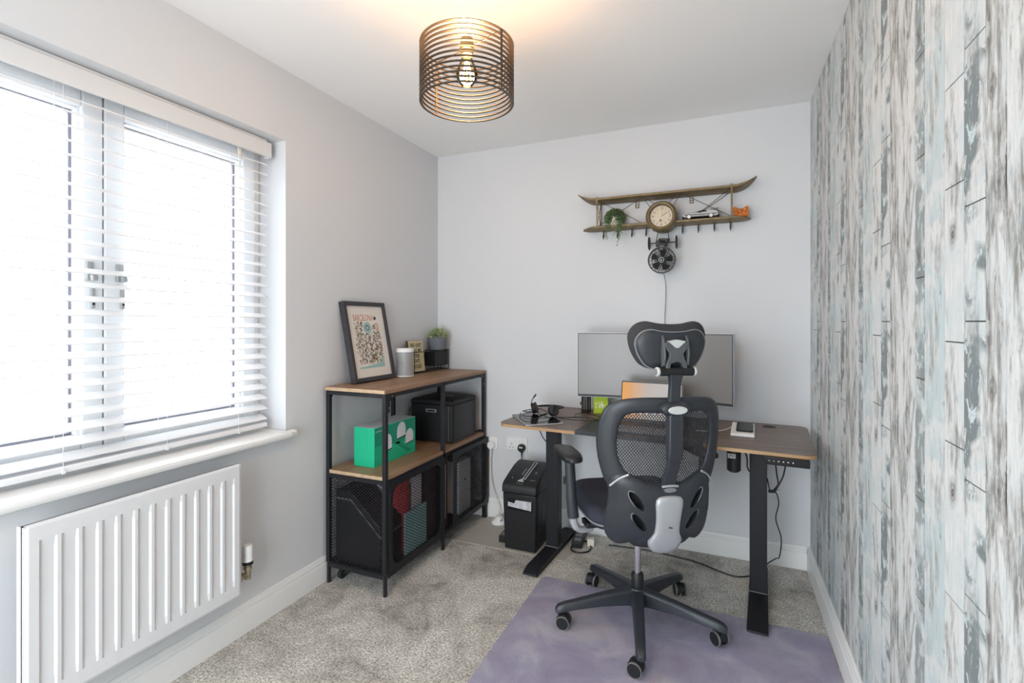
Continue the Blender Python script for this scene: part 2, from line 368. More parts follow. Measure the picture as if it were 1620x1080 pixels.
def lattice(mb, poly, pitch, slope, width, to3d, step=0.004, thick=0.0012):
    """crossing diagonal strands clipped to a polygon: expanded metal or woven mesh"""
    xs = [p[0] for p in poly]; ys = [p[1] for p in poly]; x0, x1, y0, y1 = min(xs), max(xs), min(ys), max(ys)
    n = math.hypot(1, slope); dx, dy = 1/n, slope/n
    for sg in (1, -1):
        c0 = min(y-sg*slope*x for x in (x0, x1) for y in (y0, y1)); c1 = max(y-sg*slope*x for x in (x0, x1) for y in (y0, y1))
        c = c0
        while c < c1:
            run = []; k = int((x1-x0)/(step*dx))
            for i in range(k+2):
                x = x0+i*step*dx; y = c+sg*slope*x
                if i <= k and inside((x, y), poly): run.append((x, y))
                else:
                    if len(run) > 1:
                        ends = [run[0], run[-1]] if step > 0.02 else run
                        vs = []; fs = []
                        for q in ends:
                            for o_ in (-1, 1):
                                a = (q[0]-o_*sg*dy*width/2, q[1]+o_*dx*width/2); vs.append(to3d(a[0], a[1], 0.0)); vs.append(to3d(a[0], a[1], thick))
                        for j in range(len(ends)-1):
                            b = j*4; fs += [(b, b+2, b+6, b+4), (b+1, b+5, b+7, b+3), (b, b+4, b+5, b+1), (b+2, b+3, b+7, b+6)]
                        mb.add(vs, fs)
                    run = []
            c += pitch*n
    return mb

# ================================================================== THE ROOM
T = 0.16
struct('floor', MB().box((L-T, F-1.0, -0.12), (R+T, B+T, 0)), 'carpet', smooth=0)
struct('ceiling', MB().box((L-T, F-0.1, H), (R+T, B+T, H+0.12)), 'ceil', smooth=0)
wl = MB(); X0 = L-0.26
wl.box((X0, F-0.1, 0), (L, WY0, H)).box((X0, WY1, 0), (L, B, H)).box((X0, WY0, 0), (L, WY1, WZ0-0.03)).box((X0, WY0, WZ1), (L, WY1, H))
struct('wall_left', wl, 'wall', smooth=0)
struct('wall_back', MB().box((X0, B, 0), (R+T, B+T, H)), 'wall', smooth=0)
wr = MB().box((-0.20, F-0.1, 0), (R, F, H)).box((L, F-0.1, 0), (-1.50, F, H)).box((-1.50, F-0.1, 2.10), (-0.20, F, H))      # unseen doorway behind the camera, added wide to bring in more daylight
struct('wall_rear', wr, 'wall', smooth=0)
wright = struct('wall_right', MB().box((R+0.0025, F-0.1, 0), (R+T, B, H)), 'backing', smooth=0, label='wall of printed weathered wood plank paper')
# --- planks of the papered wall: the print repeats every 0.5255 m along and every 0.5 m up
PER = 0.5255; G = 0.0014
cols = [  # y from, y to, joints within a half-metre repeat
    (1.088, 1.170, (0.271, 0.481)), (1.170, 1.258, (0.033, 0.231)), (1.258, 1.366, None),
    (1.366, 1.425, (0.142, 0.370)), (1.425, 1.545, None), (1.545, 1.6135, None)]
pm = []
for i, (peel, blue, dark, kn) in enumerate(((1.0, 0.35, -0.04, []), (0.0, 0.3, -0.06, [(0.050, 0.440, 0.024, 0.040)]), (0.0, 0.6, -0.05, [(0.02, 0.33, 0.006, 0.010)]),
        (0.7, 0.35, 0.02, [(0.036, 0.42, 0.018, 0.034)]), (0.0, 0.15, -0.03, [(0.03, 0.20, 0.010, 0.016), (0.05, 0.46, 0.012, 0.020)]), (0.0, 0.1, 0.045, [(0.045, 0.16, 0.022, 0.034)]))):
    M['plank%d' % i] = plankmat('weathered_plank_print', i+1, peel, blue, dark, kn)
for ci, (y0, y1, joints) in enumerate(cols):
    zs = [0.0, H]
    if joints: zs = [0.0] + sorted(z for j in joints for z in (j+0.5*k for k in range(6)) if 0.06 < z < H-0.03) + [H]
    for z0, z1 in zip(zs, zs[1:]):
        src = None
        for k in range(-3, 4):
            ya, yb = y0+PER*k, y1+PER*k
            if yb < 0.05 or ya > B: continue
            if yb > B:      # last strip cut at the corner
                if B-ya > 0.01:
                    o = obj('plank', MB().box((-0.0025, 0, z0+G), (0, B-ya-0.0005, z1-G)), 'plank%d' % ci, wright, smooth=0); o.location = (R+0.0025, ya, 0)
                continue
            if src is None:
                src = obj('plank', MB().box((-0.0025, G, z0+G), (0, y1-y0-G, z1-G)), 'plank%d' % ci, wright, smooth=0); src.location = (R+0.0025, ya, 0)
            else: link_copy(src, wright, (R+0.0025, ya, 0))
# --- skirting boards
SK = [(0, 0), (0.018, 0), (0.018, 0.082), (0.0165, 0.088), (0.013, 0.090), (0.013, 0.102), (0.010, 0.106), (0.008, 0.114), (0.004, 0.119), (0, 0.120)]
def sweep(prof, p0, p1, nx):
    """profile (out, up) swept from p0 to p1 with the out direction nx"""
    mb = MB(); n = len(prof); vs = [(p[0]+nx[0]*a, p[1]+nx[1]*a, b) for p in (p0, p1) for a, b in prof]
    return mb.add(vs, [tuple(range(n-1, -1, -1)), tuple(range(n, 2*n))] + [(i, (i+1) % n, n+(i+1) % n, n+i) for i in range(n)])
struct('baseboard_left', sweep(SK, (L, F), (L, B), (1, 0)), 'gloss', smooth=20)
struct('baseboard_back', sweep(SK, (L+0.018, B), (R-0.018, B), (0, -1)), 'gloss', smooth=20)
struct('baseboard_right', sweep(SK, (R, F), (R, B), (-1, 0)), 'gloss', smooth=20)
# --- window
XF = L-0.165       # room face of the fixed frame
win = bpy.data.objects.new('window_1', None); C.objects.link(win); win['kind'] = 'structure'; win['label'] = 'white double casement window'
def ring_box(mb, xa, xb, y0, y1, z0, z1, w_):
    return mb.box((xa, y0, z0), (xb, y0+w_, z1)).box((xa, y1-w_, z0), (xb, y1, z1)).box((xa, y0+w_, z0), (xb, y1-w_, z0+w_)).box((xa, y0+w_, z1-w_), (xb, y1-w_, z1))
YM = 1.012
obj('frame', ring_box(MB(), XF-0.06, XF, WY0, WY1, WZ0, WZ1, 0.055).box((XF-0.06, YM-0.03, WZ0), (XF, YM+0.03, WZ1)), 'upvc', win, 0.004)
for y0, y1, hy in ((WY0+0.04, YM-0.002, YM-0.045), (YM+0.002, WY1-0.04, YM+0.045)):
    s = obj('casement', ring_box(MB(), XF-0.045, XF+0.022, y0, y1, WZ0+0.04, WZ1-0.04, 0.062), 'upvc', win, 0.006, segs=3)
    obj('bead', ring_box(MB(), XF-0.03, XF+0.008, y0+0.058, y1-0.058, WZ0+0.098, WZ1-0.098, 0.012), 'upvc', s, 0.003)
    obj('gasket', ring_box(MB(), XF-0.04, XF-0.022, y0+0.066, y1-0.066, WZ0+0.106, WZ1-0.106, 0.012), 'grey', s)
    obj('pane', MB().box((XF-0.030, y0+0.068, WZ0+0.108), (XF-0.026, y1-0.068, WZ1-0.108)), 'glass', s, smooth=0)
    h = obj('handle', MB().cbox((XF+0.028, hy, 1.440), (0.012, 0.022, 0.064)), 'satin', s, 0.004)
    obj('lever', MB().cbox((XF+0.042, hy+0.006, 1.418), (0.018, 0.018, 0.022), (0.1, 0, 0)), 'satin', h, 0.004)
    lk = obj('lock', MB().cbox((XF+0.027, hy+0.010, 1.350), (0.010, 0.013, 0.070)), 'satin', s, 0.003)
    obj('keyhole', MB().cyl((XF+0.032, hy+0.010, 1.330), (XF+0.034, hy+0.010, 1.330), 0.004, 10), 'black', lk)
# window board
prof = [(-0.165, 0.754), (0.035, 0.754), (0.045, 0.758), (0.050, 0.766), (0.050, 0.773), (0.046, 0.780), (0.036, 0.784), (-0.165, 0.784)]
sl = MB(); n = len(prof)
sill = struct('trim_1', MB().prism([(L+a, b) for a, b in prof[:]], WY0+0.0, WY1-0.0, 'xz').box((L, WY1, 0.754), (L+0.040, WY1+0.036, 0.784)).box((L, WY0-0.036, 0.754), (L+0.040, WY0, 0.784)), 'gloss', 0.008, label='white window board with rounded nose')

# ================================================================== VENETIAN BLIND
bl = thing('venetian_blind', 'white wooden venetian blind with tilted slats hanging in the window', 'blind', (L-0.082, 0.97, WZ1))
BX = 0.0; ya, yb = WY0+0.022, WY1-0.044
def bw(mb): return mb
obj('valance', MB().box((0.022, ya-0.012-0.97, -0.084), (0.034, yb+0.012-0.97, -0.018)).box((-0.010, yb+0.004-0.97, -0.084), (0.022, yb+0.012-0.97, -0.018)), 'valance', bl, 0.003)
obj('head_rail', MB().box((-0.032, ya-0.97, -0.055), (0.018, yb-0.97, -0.002)), 'slat', bl, 0.003)
sl_prof = []
for i in range(7):
    t = i/6-0.5; sl_prof.append((t*0.050, 0.0022*(1-4*t*t)))
up = [(a, b+0.0017) for a, b in sl_prof]; lo = [(a, b-0.0017) for a, b in reversed(sl_prof)]
s0 = None; zt = WZ1-0.108; pitch = 0.0452; ns = 26
for i in range(ns):
    z = zt-pitch*i-WZ1
    if s0 is None:
        s0 = obj('slat', MB().prism(up+lo, ya-0.97, yb-0.97, 'xz'), 'slat', bl); o = s0
    else: o = link_copy(s0, bl)
    o.location = (-0.004, 0, z); o.rotation_euler = (0, math.radians(21), 0)
zb = zt-pitch*ns-WZ1+0.012
obj('bottom_rail', MB().box((-0.030, ya-0.97, zb-0.011), (0.022, yb-0.97, zb+0.011)), 'slat', bl, 0.005)
for yy in (0.47, 0.86, 1.17, 1.46):
    for xx in (-0.029, 0.022):
        obj('ladder_cord', MB().cyl((xx, yy-0.97, -0.06), (xx, yy-0.97, zb), 0.0008, 6), 'slat', bl)
    obj('cord_clip', MB().cbox((0.024, yy-0.97, zb-0.006), (0.006, 0.010, 0.012)), 'white', bl, 0.001)
obj('tilt_lever', MB().cbox((0.016, yb-0.135-0.97, -0.097), (0.008, 0.012, 0.030), (0.15, 0, 0)), 'cream', bl, 0.002)

# ================================================================== RADIATOR
ra = thing('radiator', 'white ribbed panel radiator on the wall below the window', 'radiator', (L+0.06, 1.03, 0.0))
def rw(x, y, z): return (x-(L+0.06), y-1.03, z)
yA, yB_, zA, zB_ = 0.704, 1.353, 0.212, 0.722
fpm = MB(); ysx = [yA, yA+0.010]; dsy = [0.006, 0.0]
for i in range(12):
    yc = yA+0.052+0.0497*i; ysx += [yc-0.0205, yc-0.0145, yc+0.0145, yc+0.0205]; dsy += [0, 1, 1, 0]
ysx += [yB_-0.010, yB_]; zsx = [zA, zA+0.008, zA+0.048, zA+0.072, zB_-0.072, zB_-0.048, zB_-0.008, zB_]; dsz = [0, 0, 0, 1, 1, 0, 0, 0]
dsy += [0, 0]; dsy[0] = 0
for i, yy in enumerate(ysx):
    for j, zz in enumerate(zsx):
        edge = 0.004 if i in (0, len(ysx)-1) or j in (0, len(zsx)-1) else 0.0
        fpm.v.append(rw(L+0.094-edge-0.0050*dsy[i]*dsz[j], yy, zz))
nz = len(zsx); k0 = len(fpm.v)
fpm.f += [(i*nz+j, (i+1)*nz+j, (i+1)*nz+j+1, i*nz+j+1) for i in range(len(ysx)-1) for j in range(nz-1)]
fpm.box(rw(L+0.0775, yA, zA), rw(L+0.083, yB_, zB_)).box(rw(L+0.0775, yA, zA), rw(L+0.0905, yA+0.002, zB_)).box(rw(L+0.0775, yB_-0.002, zA), rw(L+0.0905, yB_, zB_)).box(rw(L+0.0775, yA, zB_-0.002), rw(L+0.0905, yB_, zB_)).box(rw(L+0.0775, yA, zA), rw(L+0.0905, yB_, zA+0.002))
obj('front_panel', fpm, 'rad', ra, 0, smooth=12)
obj('bracket', MB().box(rw(L, 0.85, 0.30), rw(L+0.052, 0.88, 0.62)), 'rad', ra); obj('bracket', MB().box(rw(L, 1.19, 0.30), rw(L+0.052, 1.22, 0.62)), 'rad', ra)
obj('rear_panel', MB().box(rw(L+0.050, yA+0.016, zA+0.01), rw(L+0.058, yB_-0.012, zB_-0.01)), 'rad', ra, 0.004)
for yy in (yA, yB_-0.004):
    obj('side_cover', MB().box(rw(L+0.056, yy, zA+0.004), rw(L+0.0775, yy+0.004, zB_-0.004)), 'rad', ra)
obj('top_grille', MB().box(rw(L+0.056, yA+0.004, zB_-0.016), rw(L+0.080, yB_-0.004, zB_-0.012)), 'rad', ra)
vv = Vector(rw(L+0.062, 1.405, 0))
va = obj('valve_body', MB().cyl(vv+Vector((0, 0, 0.245)), vv+Vector((0, 0, 0.305)), 0.011, 12).cyl(vv+Vector((0, -0.05, 0.262)), vv+Vector((0, 0, 0.262)), 0.010, 10).cyl(vv+Vector((0, 0, 0.255)), vv+Vector((-0.05, 0, 0.255)), 0.0075, 10).cyl(vv+Vector((0, 0, 0.282)), vv+Vector((0, 0, 0.294)), 0.015, 6).cyl(vv+Vector((0, -0.046, 0.262)), vv+Vector((0, -0.03, 0.262)), 0.014, 6), 'brass', ra)
obj('collar', MB().cyl(vv+Vector((0, 0, 0.303)), vv+Vector((0, 0, 0.318)), 0.020, 20), 'black', va, 0.002)
obj('thermostat_head', MB().lathe([(0.0, 0.381), (0.016, 0.380), (0.019, 0.375), (0.0195, 0.33), (0.021, 0.318)], 24, Matrix.Translation(vv)), 'white', va)

# ================================================================== PENDANT LAMP
px, py = -0.753, 1.397; rr = 0.150; z0, z1 = 1.967, 2.147
la = thing('pendant_lamp', 'lit pendant lamp with a drum shade of thin bronze rings', 'lamp', (px, py, H))
obj('ceiling_rose', MB().lathe([(0.0, -0.028), (0.02, -0.028), (0.042, -0.012), (0.045, 0.0)], 24), 'white', la)
obj('cord', MB().cyl((0, 0, -0.02), (0, 0, z1+0.033-H), 0.0022, 8), 'white', la)
def annulus(r0, r1, za, zb, n=64):
    mb = MB(); vs = []
    for r, z in ((r0, za), (r1, za), (r1, zb), (r0, zb)):
        vs += [(r*math.cos(2*PI*i/n), r*math.sin(2*PI*i/n), z) for i in range(n)]
    return mb.add(vs, [(k*n+i, k*n+(i+1) % n, ((k+1) % 4)*n+(i+1) % n, ((k+1) % 4)*n+i) for k in range(4) for i in range(n)])
r0_ = None; tilt = Euler((math.radians(1.5), math.radians(-1.0), 0))
NR = 13
for i in range(NR):
    z = z0+(z1-z0)*i/(NR-1)-H
    if r0_ is None: r0_ = obj('ring', annulus(rr-0.0085, rr, -0.0011, 0.0011), 'lampmetal', la); o = r0_
    else: o = link_copy(r0_, la)
    o.location = (0, 0, z)
for a in (math.radians(-16.8), math.radians(163.2)):
    c, s_ = math.cos(a), math.sin(a)
    obj('strut', MB().cbox((c*(rr-0.004), s_*(rr-0.004), (z0+z1)/2-H), (0.003, 0.007, z1-z0), (0, 0, a)), 'lampmetal', la)
    obj('spider_arm', MB().tube([(c*0.02, s_*0.02, z1-0.006-H), (c*0.08, s_*0.08, z1-0.005-H), (c*(rr-0.005), s_*(rr-0.005), z1-0.002-H)], 0.0026, 6), 'lampmetal', la)
SZ = z1+0.080
obj('socket', MB().lathe([(0.006, -0.045), (0.012, -0.048), (0.020, -0.056), (0.021, -0.085), (0.023, -0.086), (0.023, -0.092), (0.0195, -0.094), (0.0195, -0.108), (0, -0.108)], 24, Matrix.Translation((0, 0, SZ-H))), 'copper', la)
bz = SZ-H-0.105
bu = obj('bulb', MB().lathe([(0.013, 0.0), (0.015, -0.008), (0.022, -0.025), (0.031, -0.048), (0.0345, -0.066), (0.031, -0.083), (0.020, -0.096), (0, -0.101)], 24, Matrix.Translation((0, 0, bz))), 'amber', la)
fil = MB()
for k in range(6):
    a = 2*PI*k/6; c, s_ = math.cos(a), math.sin(a)
    fil.cyl((c*0.006, s_*0.006, bz-0.025), (c*0.014, s_*0.014, bz-0.078), 0.0019, 6)
obj('filament', fil, 'filament', bu)
ld = bpy.data.lights.new('bulb_light', 'POINT'); ld.energy = 9.5; ld.color = (1.0, 0.66, 0.43); ld.shadow_soft_size = 0.03
lo_ = bpy.data.objects.new('bulb_light', ld); C.objects.link(lo_); lo_.parent = la; lo_.location = (0, 0, bz-0.055)

# ================================================================== MATS ON THE FLOOR
mt = thing('chair_mat', 'large lilac floor mat under the office chair', 'mat', (-0.222, 1.885, 0))
obj('sheet', MB().prism(rrect(1.215, 0.90, 0.03), 0.0, 0.0035, 'xy'), 'lilac', mt)
m2 = MB().prism([(-1.36-0.10, 2.52), (-0.78, 2.525), (-0.735, 2.78), (-0.72, 2.915), (-1.40, 2.915)], 0.0, 0.0022, 'xy')
tag(obj('floor_protector', m2, 'smoothmat'), 'smooth beige floor protector under the shredder by the back wall', 'mat')

# ================================================================== SHELVING UNIT
SX0, SX1, SY0, SY1 = -1.785, -1.430, 1.867, 2.905
ZT, ZM, ZB = 0.955, 0.553, 0.105
su = thing('shelving_unit', 'black metal shelving unit with two brown boards and mesh doors by the left wall', 'shelving', (-1.605, 2.386, 0))
u = 0.020
SYM = 2.389
for x in (SX0, SX1-u):
    for y in (SY0, SYM-0.010, SY1-u):
        lg = MB().box((x, y, 0.10), (x+u, y+u, ZT-0.018)).cyl((x+u/2, y+u/2, 0.0), (x+u/2, y+u/2, 0.11), 0.0095, 14)
        obj('upright', lg, 'blackmetal', su, 0.0015, True)
for z in (ZT-0.018, ZM-0.018, ZB-0.005):
    for x in (SX0, SX1-0.004):
        obj('rail', MB().box((x, SY0+u, z-0.020), (x+0.004, SY1-u, z)), 'blackmetal', su, 0, True)
    for y in (SY0, SY1-0.004):
        obj('rail', MB().box((SX0+u, y, z-0.020), (SX1-u, y+0.004, z)), 'blackmetal', su, 0, True)
# corner gussets under the top rail
for ya_, sg in ((SY0+u, 1), (SY1-u, -1)):
    g = [(ya_, ZT-0.018), (ya_+sg*0.055, ZT-0.018), (ya_+sg*0.050, ZT-0.040), (ya_+sg*0.028, ZT-0.044), (ya_+sg*0.016, ZT-0.056), (ya_+sg*0.012, ZT-0.105), (ya_, ZT-0.110)]
    for x in (SX1-0.004, SX0+0.001):
        gs = obj('gusset', MB().prism(g, x, x+0.003, 'yz'), 'blackmetal', su, 0, True)
        for dy_, dz_ in ((0.030, 0.032), (0.006, 0.085)):
            obj('rivet', MB().cyl((x+0.003, ya_+sg*dy_, ZT-dz_), (x+0.0055, ya_+sg*dy_, ZT-dz_), 0.003, 8), 'midgrey', gs, 0, True)
for nm, z, ex in (('top_board', ZT, 0.006), ('middle_board', ZM, -0.003)):
    ins = 0 if nm == 'top_board' else u+0.001
    b_ = obj(nm, MB().box((SX0-(0.004 if not ins else -0.004), SY0-ex+ins*0, z-0.018), (SX1+0.002-(0.004 if ins else 0), SY1+ex*0, z)), 'shelfwood', su, 0.001, True)
    obj('edging', MB().box((SX0+0.002, SY0-ex-0.0012, z-0.0165), (SX1-0.002, SY0-ex, z-0.0015)), 'shelfedge', b_, 0, True)
obj('bottom_board', MB().box((SX0+0.004, SY0+0.004, ZB-0.010), (SX1-0.006, SY1-0.004, ZB)), 'blackmetal', su, 0, True)
# mesh panels
def meshpanel(name, parent, y0, y1, z0, z1, x, rad=0.05, border=0.028):
    """door: folded sheet border with rounded opening and expanded metal"""
    yc, zc = (y0+y1)/2, (z0+z1)/2
    outer = rrect(y1-y0, z1-z0, 0.008, 8, yc, zc); inner = rrect(y1-y0-2*border, z1-z0-2*border, rad, 8, yc, zc)
    n = len(outer); vs = []
    for xx in (x, x+0.010):
        vs += [(xx, a, b) for a, b in outer] + [(xx, a, b) for a, b in inner]
    fs = []
    for i in range(n):
        j = (i+1) % n
        fs += [(i, j, n+j, n+i), (2*n+i, 3*n+i, 3*n+j, 2*n+j), (i, 2*n+i, 2*n+j, j), (n+i, n+j, 3*n+j, 3*n+i)]
    d = obj(name, MB().add(vs, fs), 'blackmetal', parent, 0, True)
    g = lattice(MB(), inner, 0.0125, 0.62, 0.0026, lambda a, b, t: (x+0.004+t, a, b), 0.005)
    gg = obj('expanded_mesh', g, 'blackmetal', d, 0, True, smooth=0); gg['kind'] = 'stuff'
    return d
d1 = meshpanel('door', su, SY0+u+0.002, SYM-0.012, 0.095, ZM-0.030, SX1-0.006)
d2 = meshpanel('door', su, 2.470, SY1+0.006, 0.095, ZM-0.030, SX1+0.008)
for z in (0.20, 0.42):
    obj('hinge', MB().cyl((SX1+0.006, SY0+u+0.004, z), (SX1+0.006, SY0+u+0.004, z+0.05), 0.004, 10), 'blackmetal', d1, 0, True)
obj('knob', MB().cyl((SX1+0.004, SYM-0.028, 0.34), (SX1+0.020, SYM-0.028, 0.34), 0.006, 10), 'black', d1, 0, True)
obj('door_leg', MB().prism([(SY1-0.035, 0.10), (SY1-0.004, 0.10), (SY1-0.004, 0.0), (SY1-0.016, 0.0), (SY1-0.020, 0.05)], SX1-0.004, SX1+0.014, 'yz'), 'blackmetal', d2, 0.001, True)
for y, nm in ((SY0+0.008, 'near'), (SY1-0.010, 'far')):
    xa, xb = SX0+u, SX1-u
    poly = [(xa, ZB+0.001), (xb, ZB+0.001), (xb, ZM-0.038), (xa, ZM-0.038)]
    g = lattice(MB(), poly, 0.0125, 0.62, 0.0026, lambda a, b, t: (a, y+t, b), 0.005)
    e = obj('side_mesh', g, 'blackmetal', su, 0, True, smooth=0); e['kind'] = 'stuff'
poly = [(SY0+u, ZB), (SY1-u, ZB), (SY1-u, ZM-0.03), (SY0+u, ZM-0.03)]
# things stored inside the lower compartment
def wbox(name, a, b, m, label, cat, bevel=0.002, group=None):
    c = ((a[0]+b[0])/2, (a[1]+b[1])/2, a[2])
    t = thing(name, label, cat, c, 0, group); return t
cs = thing('storage_case', 'black slope-topped case behind the mesh end of the shelving unit', 'case', (-1.61, 1.985, ZB))
obj('body', MB().prism([(-0.145, 0.0), (0.125, 0.0), (0.125, 0.19), (-0.055, 0.345), (-0.145, 0.345)], -0.085, 0.085, 'xz'), 'black', cs, 0.006)
obj('lid_seam', MB().prism([(-0.147, 0.30), (-0.050, 0.30), (0.127, 0.145), (0.127, 0.150), (-0.049, 0.306), (-0.147, 0.306)], -0.087, 0.087, 'xz'), 'midgrey', cs)
def flat(name, m, a, b, label, cat, extra=None):
    t = thing(name, label, cat, ((a[0]+b[0])/2, (a[1]+b[1])/2, a[2]))
    obj('cover', MB().box(a, b), m, t, 0.002, True)
    obj('pages', MB().box((a[0]+0.004, a[1]+0.003, a[2]+0.002), (b[0]-0.006, b[1]-0.003, b[2]+0.0015)), 'paper', t, 0, True)
    return t
flat('box_file', 'lilacwhite', (-1.72, 2.082, ZB), (-1.62, 2.20, 0.47), 'pale lilac box file deep inside behind the near mesh door', 'file')
flat('ring_binder', 'red', (-1.59, 2.072, ZB), (-1.455, 2.090, 0.475), 'red folder behind the near mesh door beside the case', 'folder')
flat('ring_binder', 'olive', (-1.59, 2.092, ZB), (-1.458, 2.112, 0.455), 'olive green folder squeezed beside the red folder', 'folder')
flat('magazine_file', 'lilacwhite', (-1.60, 2.114, ZB), (-1.452, 2.196, 0.50), 'white patterned magazine file behind the near mesh door', 'file')
flat('magazine_file', 'teal', (-1.450, 2.035, ZB), (-1.440, 2.225, 0.325), 'pale teal file leaning inside the near mesh door', 'file')
flat('binder', 'maroon', (-1.70, 2.235, ZB), (-1.452, 2.330, 0.50), 'wide maroon binder behind the near mesh door', 'binder')
bb = thing('document_case', 'dark brown document case showing between the two mesh doors', 'case', (-1.58, 2.425, ZB))
obj('case_body', MB().box((-1.72, 2.405, ZB), (-1.452, 2.462, 0.51)), 'maroon', bb, 0.004, True)
obj('pale_strip', MB().box((-1.453, 2.428, 0.16), (-1.449, 2.434, 0.46)), 'cream', bb, 0, True)
wb = thing('white_box', 'white box behind the far mesh door of the shelving unit', 'box', (-1.56, 2.70, ZB))
obj('carton', MB().box((-1.66, 2.625, ZB), (-1.47, 2.775, 0.42)), 'greytop', wb, 0.002, True)
obj('hand_hole', MB().cyl((-1.471, 2.70, 0.30), (-1.4685, 2.70, 0.30), 0.008, 14), 'black', wb, 0, True)
cst = thing('castor', 'small black castor lying under the near end of the shelving unit', 'castor', (-1.735, 1.93, 0))
obj('wheel', MB().cyl((-1.752, 1.93, 0.024), (-1.732, 1.93, 0.024), 0.024, 18), 'tyre', cst, 0.003, True)
obj('bracket', MB().tube([(-1.735, 1.93, 0.024), (-1.70, 1.94, 0.040), (-1.64, 1.96, 0.046)], 0.006, 8), 'black', cst, 0, True)

# ================================================================== ON THE SHELVES
# picture, leaning on the left wall
fw, fh, fd = 0.335, 0.425, 0.030
lean = math.atan2(0.083, 0.416)
pf = thing('picture_frame', 'charcoal framed city print leaning on the wall on top of the shelving', 'picture', (-1.6965, 1.977+fw/2, ZT))
P4 = Matrix.Translation((0, 0, fd*math.sin(lean))) @ Matrix.Rotation(-lean, 4, 'Y')      # local: x out of the face, y along the shelf, z up the frame
def pfp(name, mb, m, par=pf, bevel=0.0): return obj(name, mb.xform(P4), m, par, bevel)
bz_ = 0.022
ring = MB().box((-fd, -fw/2, 0.0), (0, fw/2, bz_)).box((-fd, -fw/2, fh-bz_), (0, fw/2, fh)).box((-fd, -fw/2, bz_), (0, -fw/2+bz_, fh-bz_)).box((-fd, fw/2-bz_, bz_), (0, fw/2, fh-bz_))
for p in range(1): pass
pfp('moulding', ring, 'frame', pf, 0.0015)
pfp('backboard', MB().box((-fd+0.002, -fw/2+0.004, 0.004), (-fd+0.006, fw/2-0.004, fh-0.004)), 'signside')
sh = pfp('paper', MB().box((-0.0120, -fw/2+bz_-0.002, bz_-0.002), (-0.0105, fw/2-bz_+0.002, fh-bz_+0.002)), 'paper')
FACE = Matrix.Translation((-0.0102, 0, 0)) @ Matrix(((0, 0, 1, 0), (1, 0, 0, 0), (0, 1, 0, 0), (0, 0, 0, 1)))    # text x->y, y->z
def print_(name, mb, m): return obj(name, mb.xform(P4 @ FACE), m, sh, 0, smooth=0)
ttl = text('BARCELONA', 0.034, 0.0003, 'CENTER', 0.80, 0.0002).xform(Matrix.Translation((-0.022, 0.338, 0)) @ Matrix.Scale(1.45, 4, (0, 1, 0)))
print_('title_lettering', ttl, 'redink')
rng = random.Random(5)
sea = [(-0.105, 0.068), (0.098, 0.068), (0.098, 0.128), (0.085, 0.118), (0.078, 0.098), (0.05, 0.090), (0.0, 0.086), (-0.05, 0.079), (-0.105, 0.078)]
print_('sea', MB().prism(sea, 0.0, 0.0003, 'xy'), 'tealink')
emb = MB(); pts = [(0.0, 0.0)]
emb.prism([(-0.034+0.068*0.5*(1+math.cos(a))*1.0, 0.285+0.032*math.sin(a)) for a in [2*PI*i/18 for i in range(18)]], 0.0, 0.0003, 'xy')
print_('emblem', emb, 'tealink')
print_('emblem_ring', annulus(0.010, 0.016, 0.0003, 0.0006, 24).xform(Matrix.Translation((0.0, 0.285, 0))), 'brownink')
print_('sun', annulus(0.014, 0.018, 0.0, 0.0003, 20).add(*(lambda a: (a.v, a.f))(annulus(0.006, 0.009, 0.0, 0.0003, 16))).xform(Matrix.Translation((0.076, 0.292, 0))), 'redink')
def doodles(mname, n, seed, zr, name):
    r = random.Random(seed); mb = MB()
    for k in range(n):
        cx, cy = r.uniform(-0.10, 0.098), r.uniform(*zr)
        if abs(cx) < 0.04 and 0.25 < cy < 0.32: continue
        if abs(cx-0.076) < 0.022 and 0.27 < cy: continue
        kind = r.random(); s_ = r.uniform(0.004, 0.010)
        if kind < 0.35:      # little houses and towers
            for q in range(r.randint(1, 3)):
                x = cx+q*s_*0.7; h_ = s_*r.uniform(0.8, 2.0)
                mb.add([(x, cy, 0), (x+s_*0.5, cy, 0), (x+s_*0.5, cy+h_*0.7, 0), (x+s_*0.25, cy+h_, 0), (x, cy+h_*0.7, 0)], [(0, 1, 2, 3, 4)])
        elif kind < 0.75:    # strokes
            for q in range(r.randint(2, 4)):
                a = r.uniform(0, PI); l_ = s_*1.3; x, y = cx+r.uniform(-s_, s_), cy+r.uniform(-s_, s_)
                dx, dy = math.cos(a)*l_, math.sin(a)*l_; ox, oy = -math.sin(a)*0.0009, math.cos(a)*0.0009
                mb.add([(x-ox, y-oy, 0), (x+dx-ox, y+dy-oy, 0), (x+dx+ox, y+dy+oy, 0), (x+ox, y+oy, 0)], [(0, 1, 2, 3)])
        else: mb.add([(cx+s_*0.6*math.cos(2*PI*i/8), cy+s_*0.6*math.sin(2*PI*i/8), 0) for i in range(8)], [tuple(range(8))])
    mb.v = [(a, b, c+0.0002) for a, b, c in mb.v]
    o = print_(name, mb, mname); o['kind'] = 'stuff'; return o
doodles('brownink', 400, 3, (0.092, 0.312), 'street_drawings'); doodles('tanink', 130, 4, (0.09, 0.31), 'tan_drawings'); doodles('tealink', 26, 6, (0.11, 0.26), 'teal_drawings')
doodles('redink', 14, 8, (0.10, 0.27), 'red_drawings')
dk = MB().add([(0.060, 0.330, 0.0002), (0.068, 0.328, 0.0002), (0.080, 0.330, 0.0002), (0.084, 0.340, 0.0002), (0.078, 0.348, 0.0002), (0.070, 0.344, 0.0002), (0.062, 0.354, 0.0002), (0.064, 0.340, 0.0002)], [tuple(range(8))])
print_('beast_silhouette', dk, 'ink')
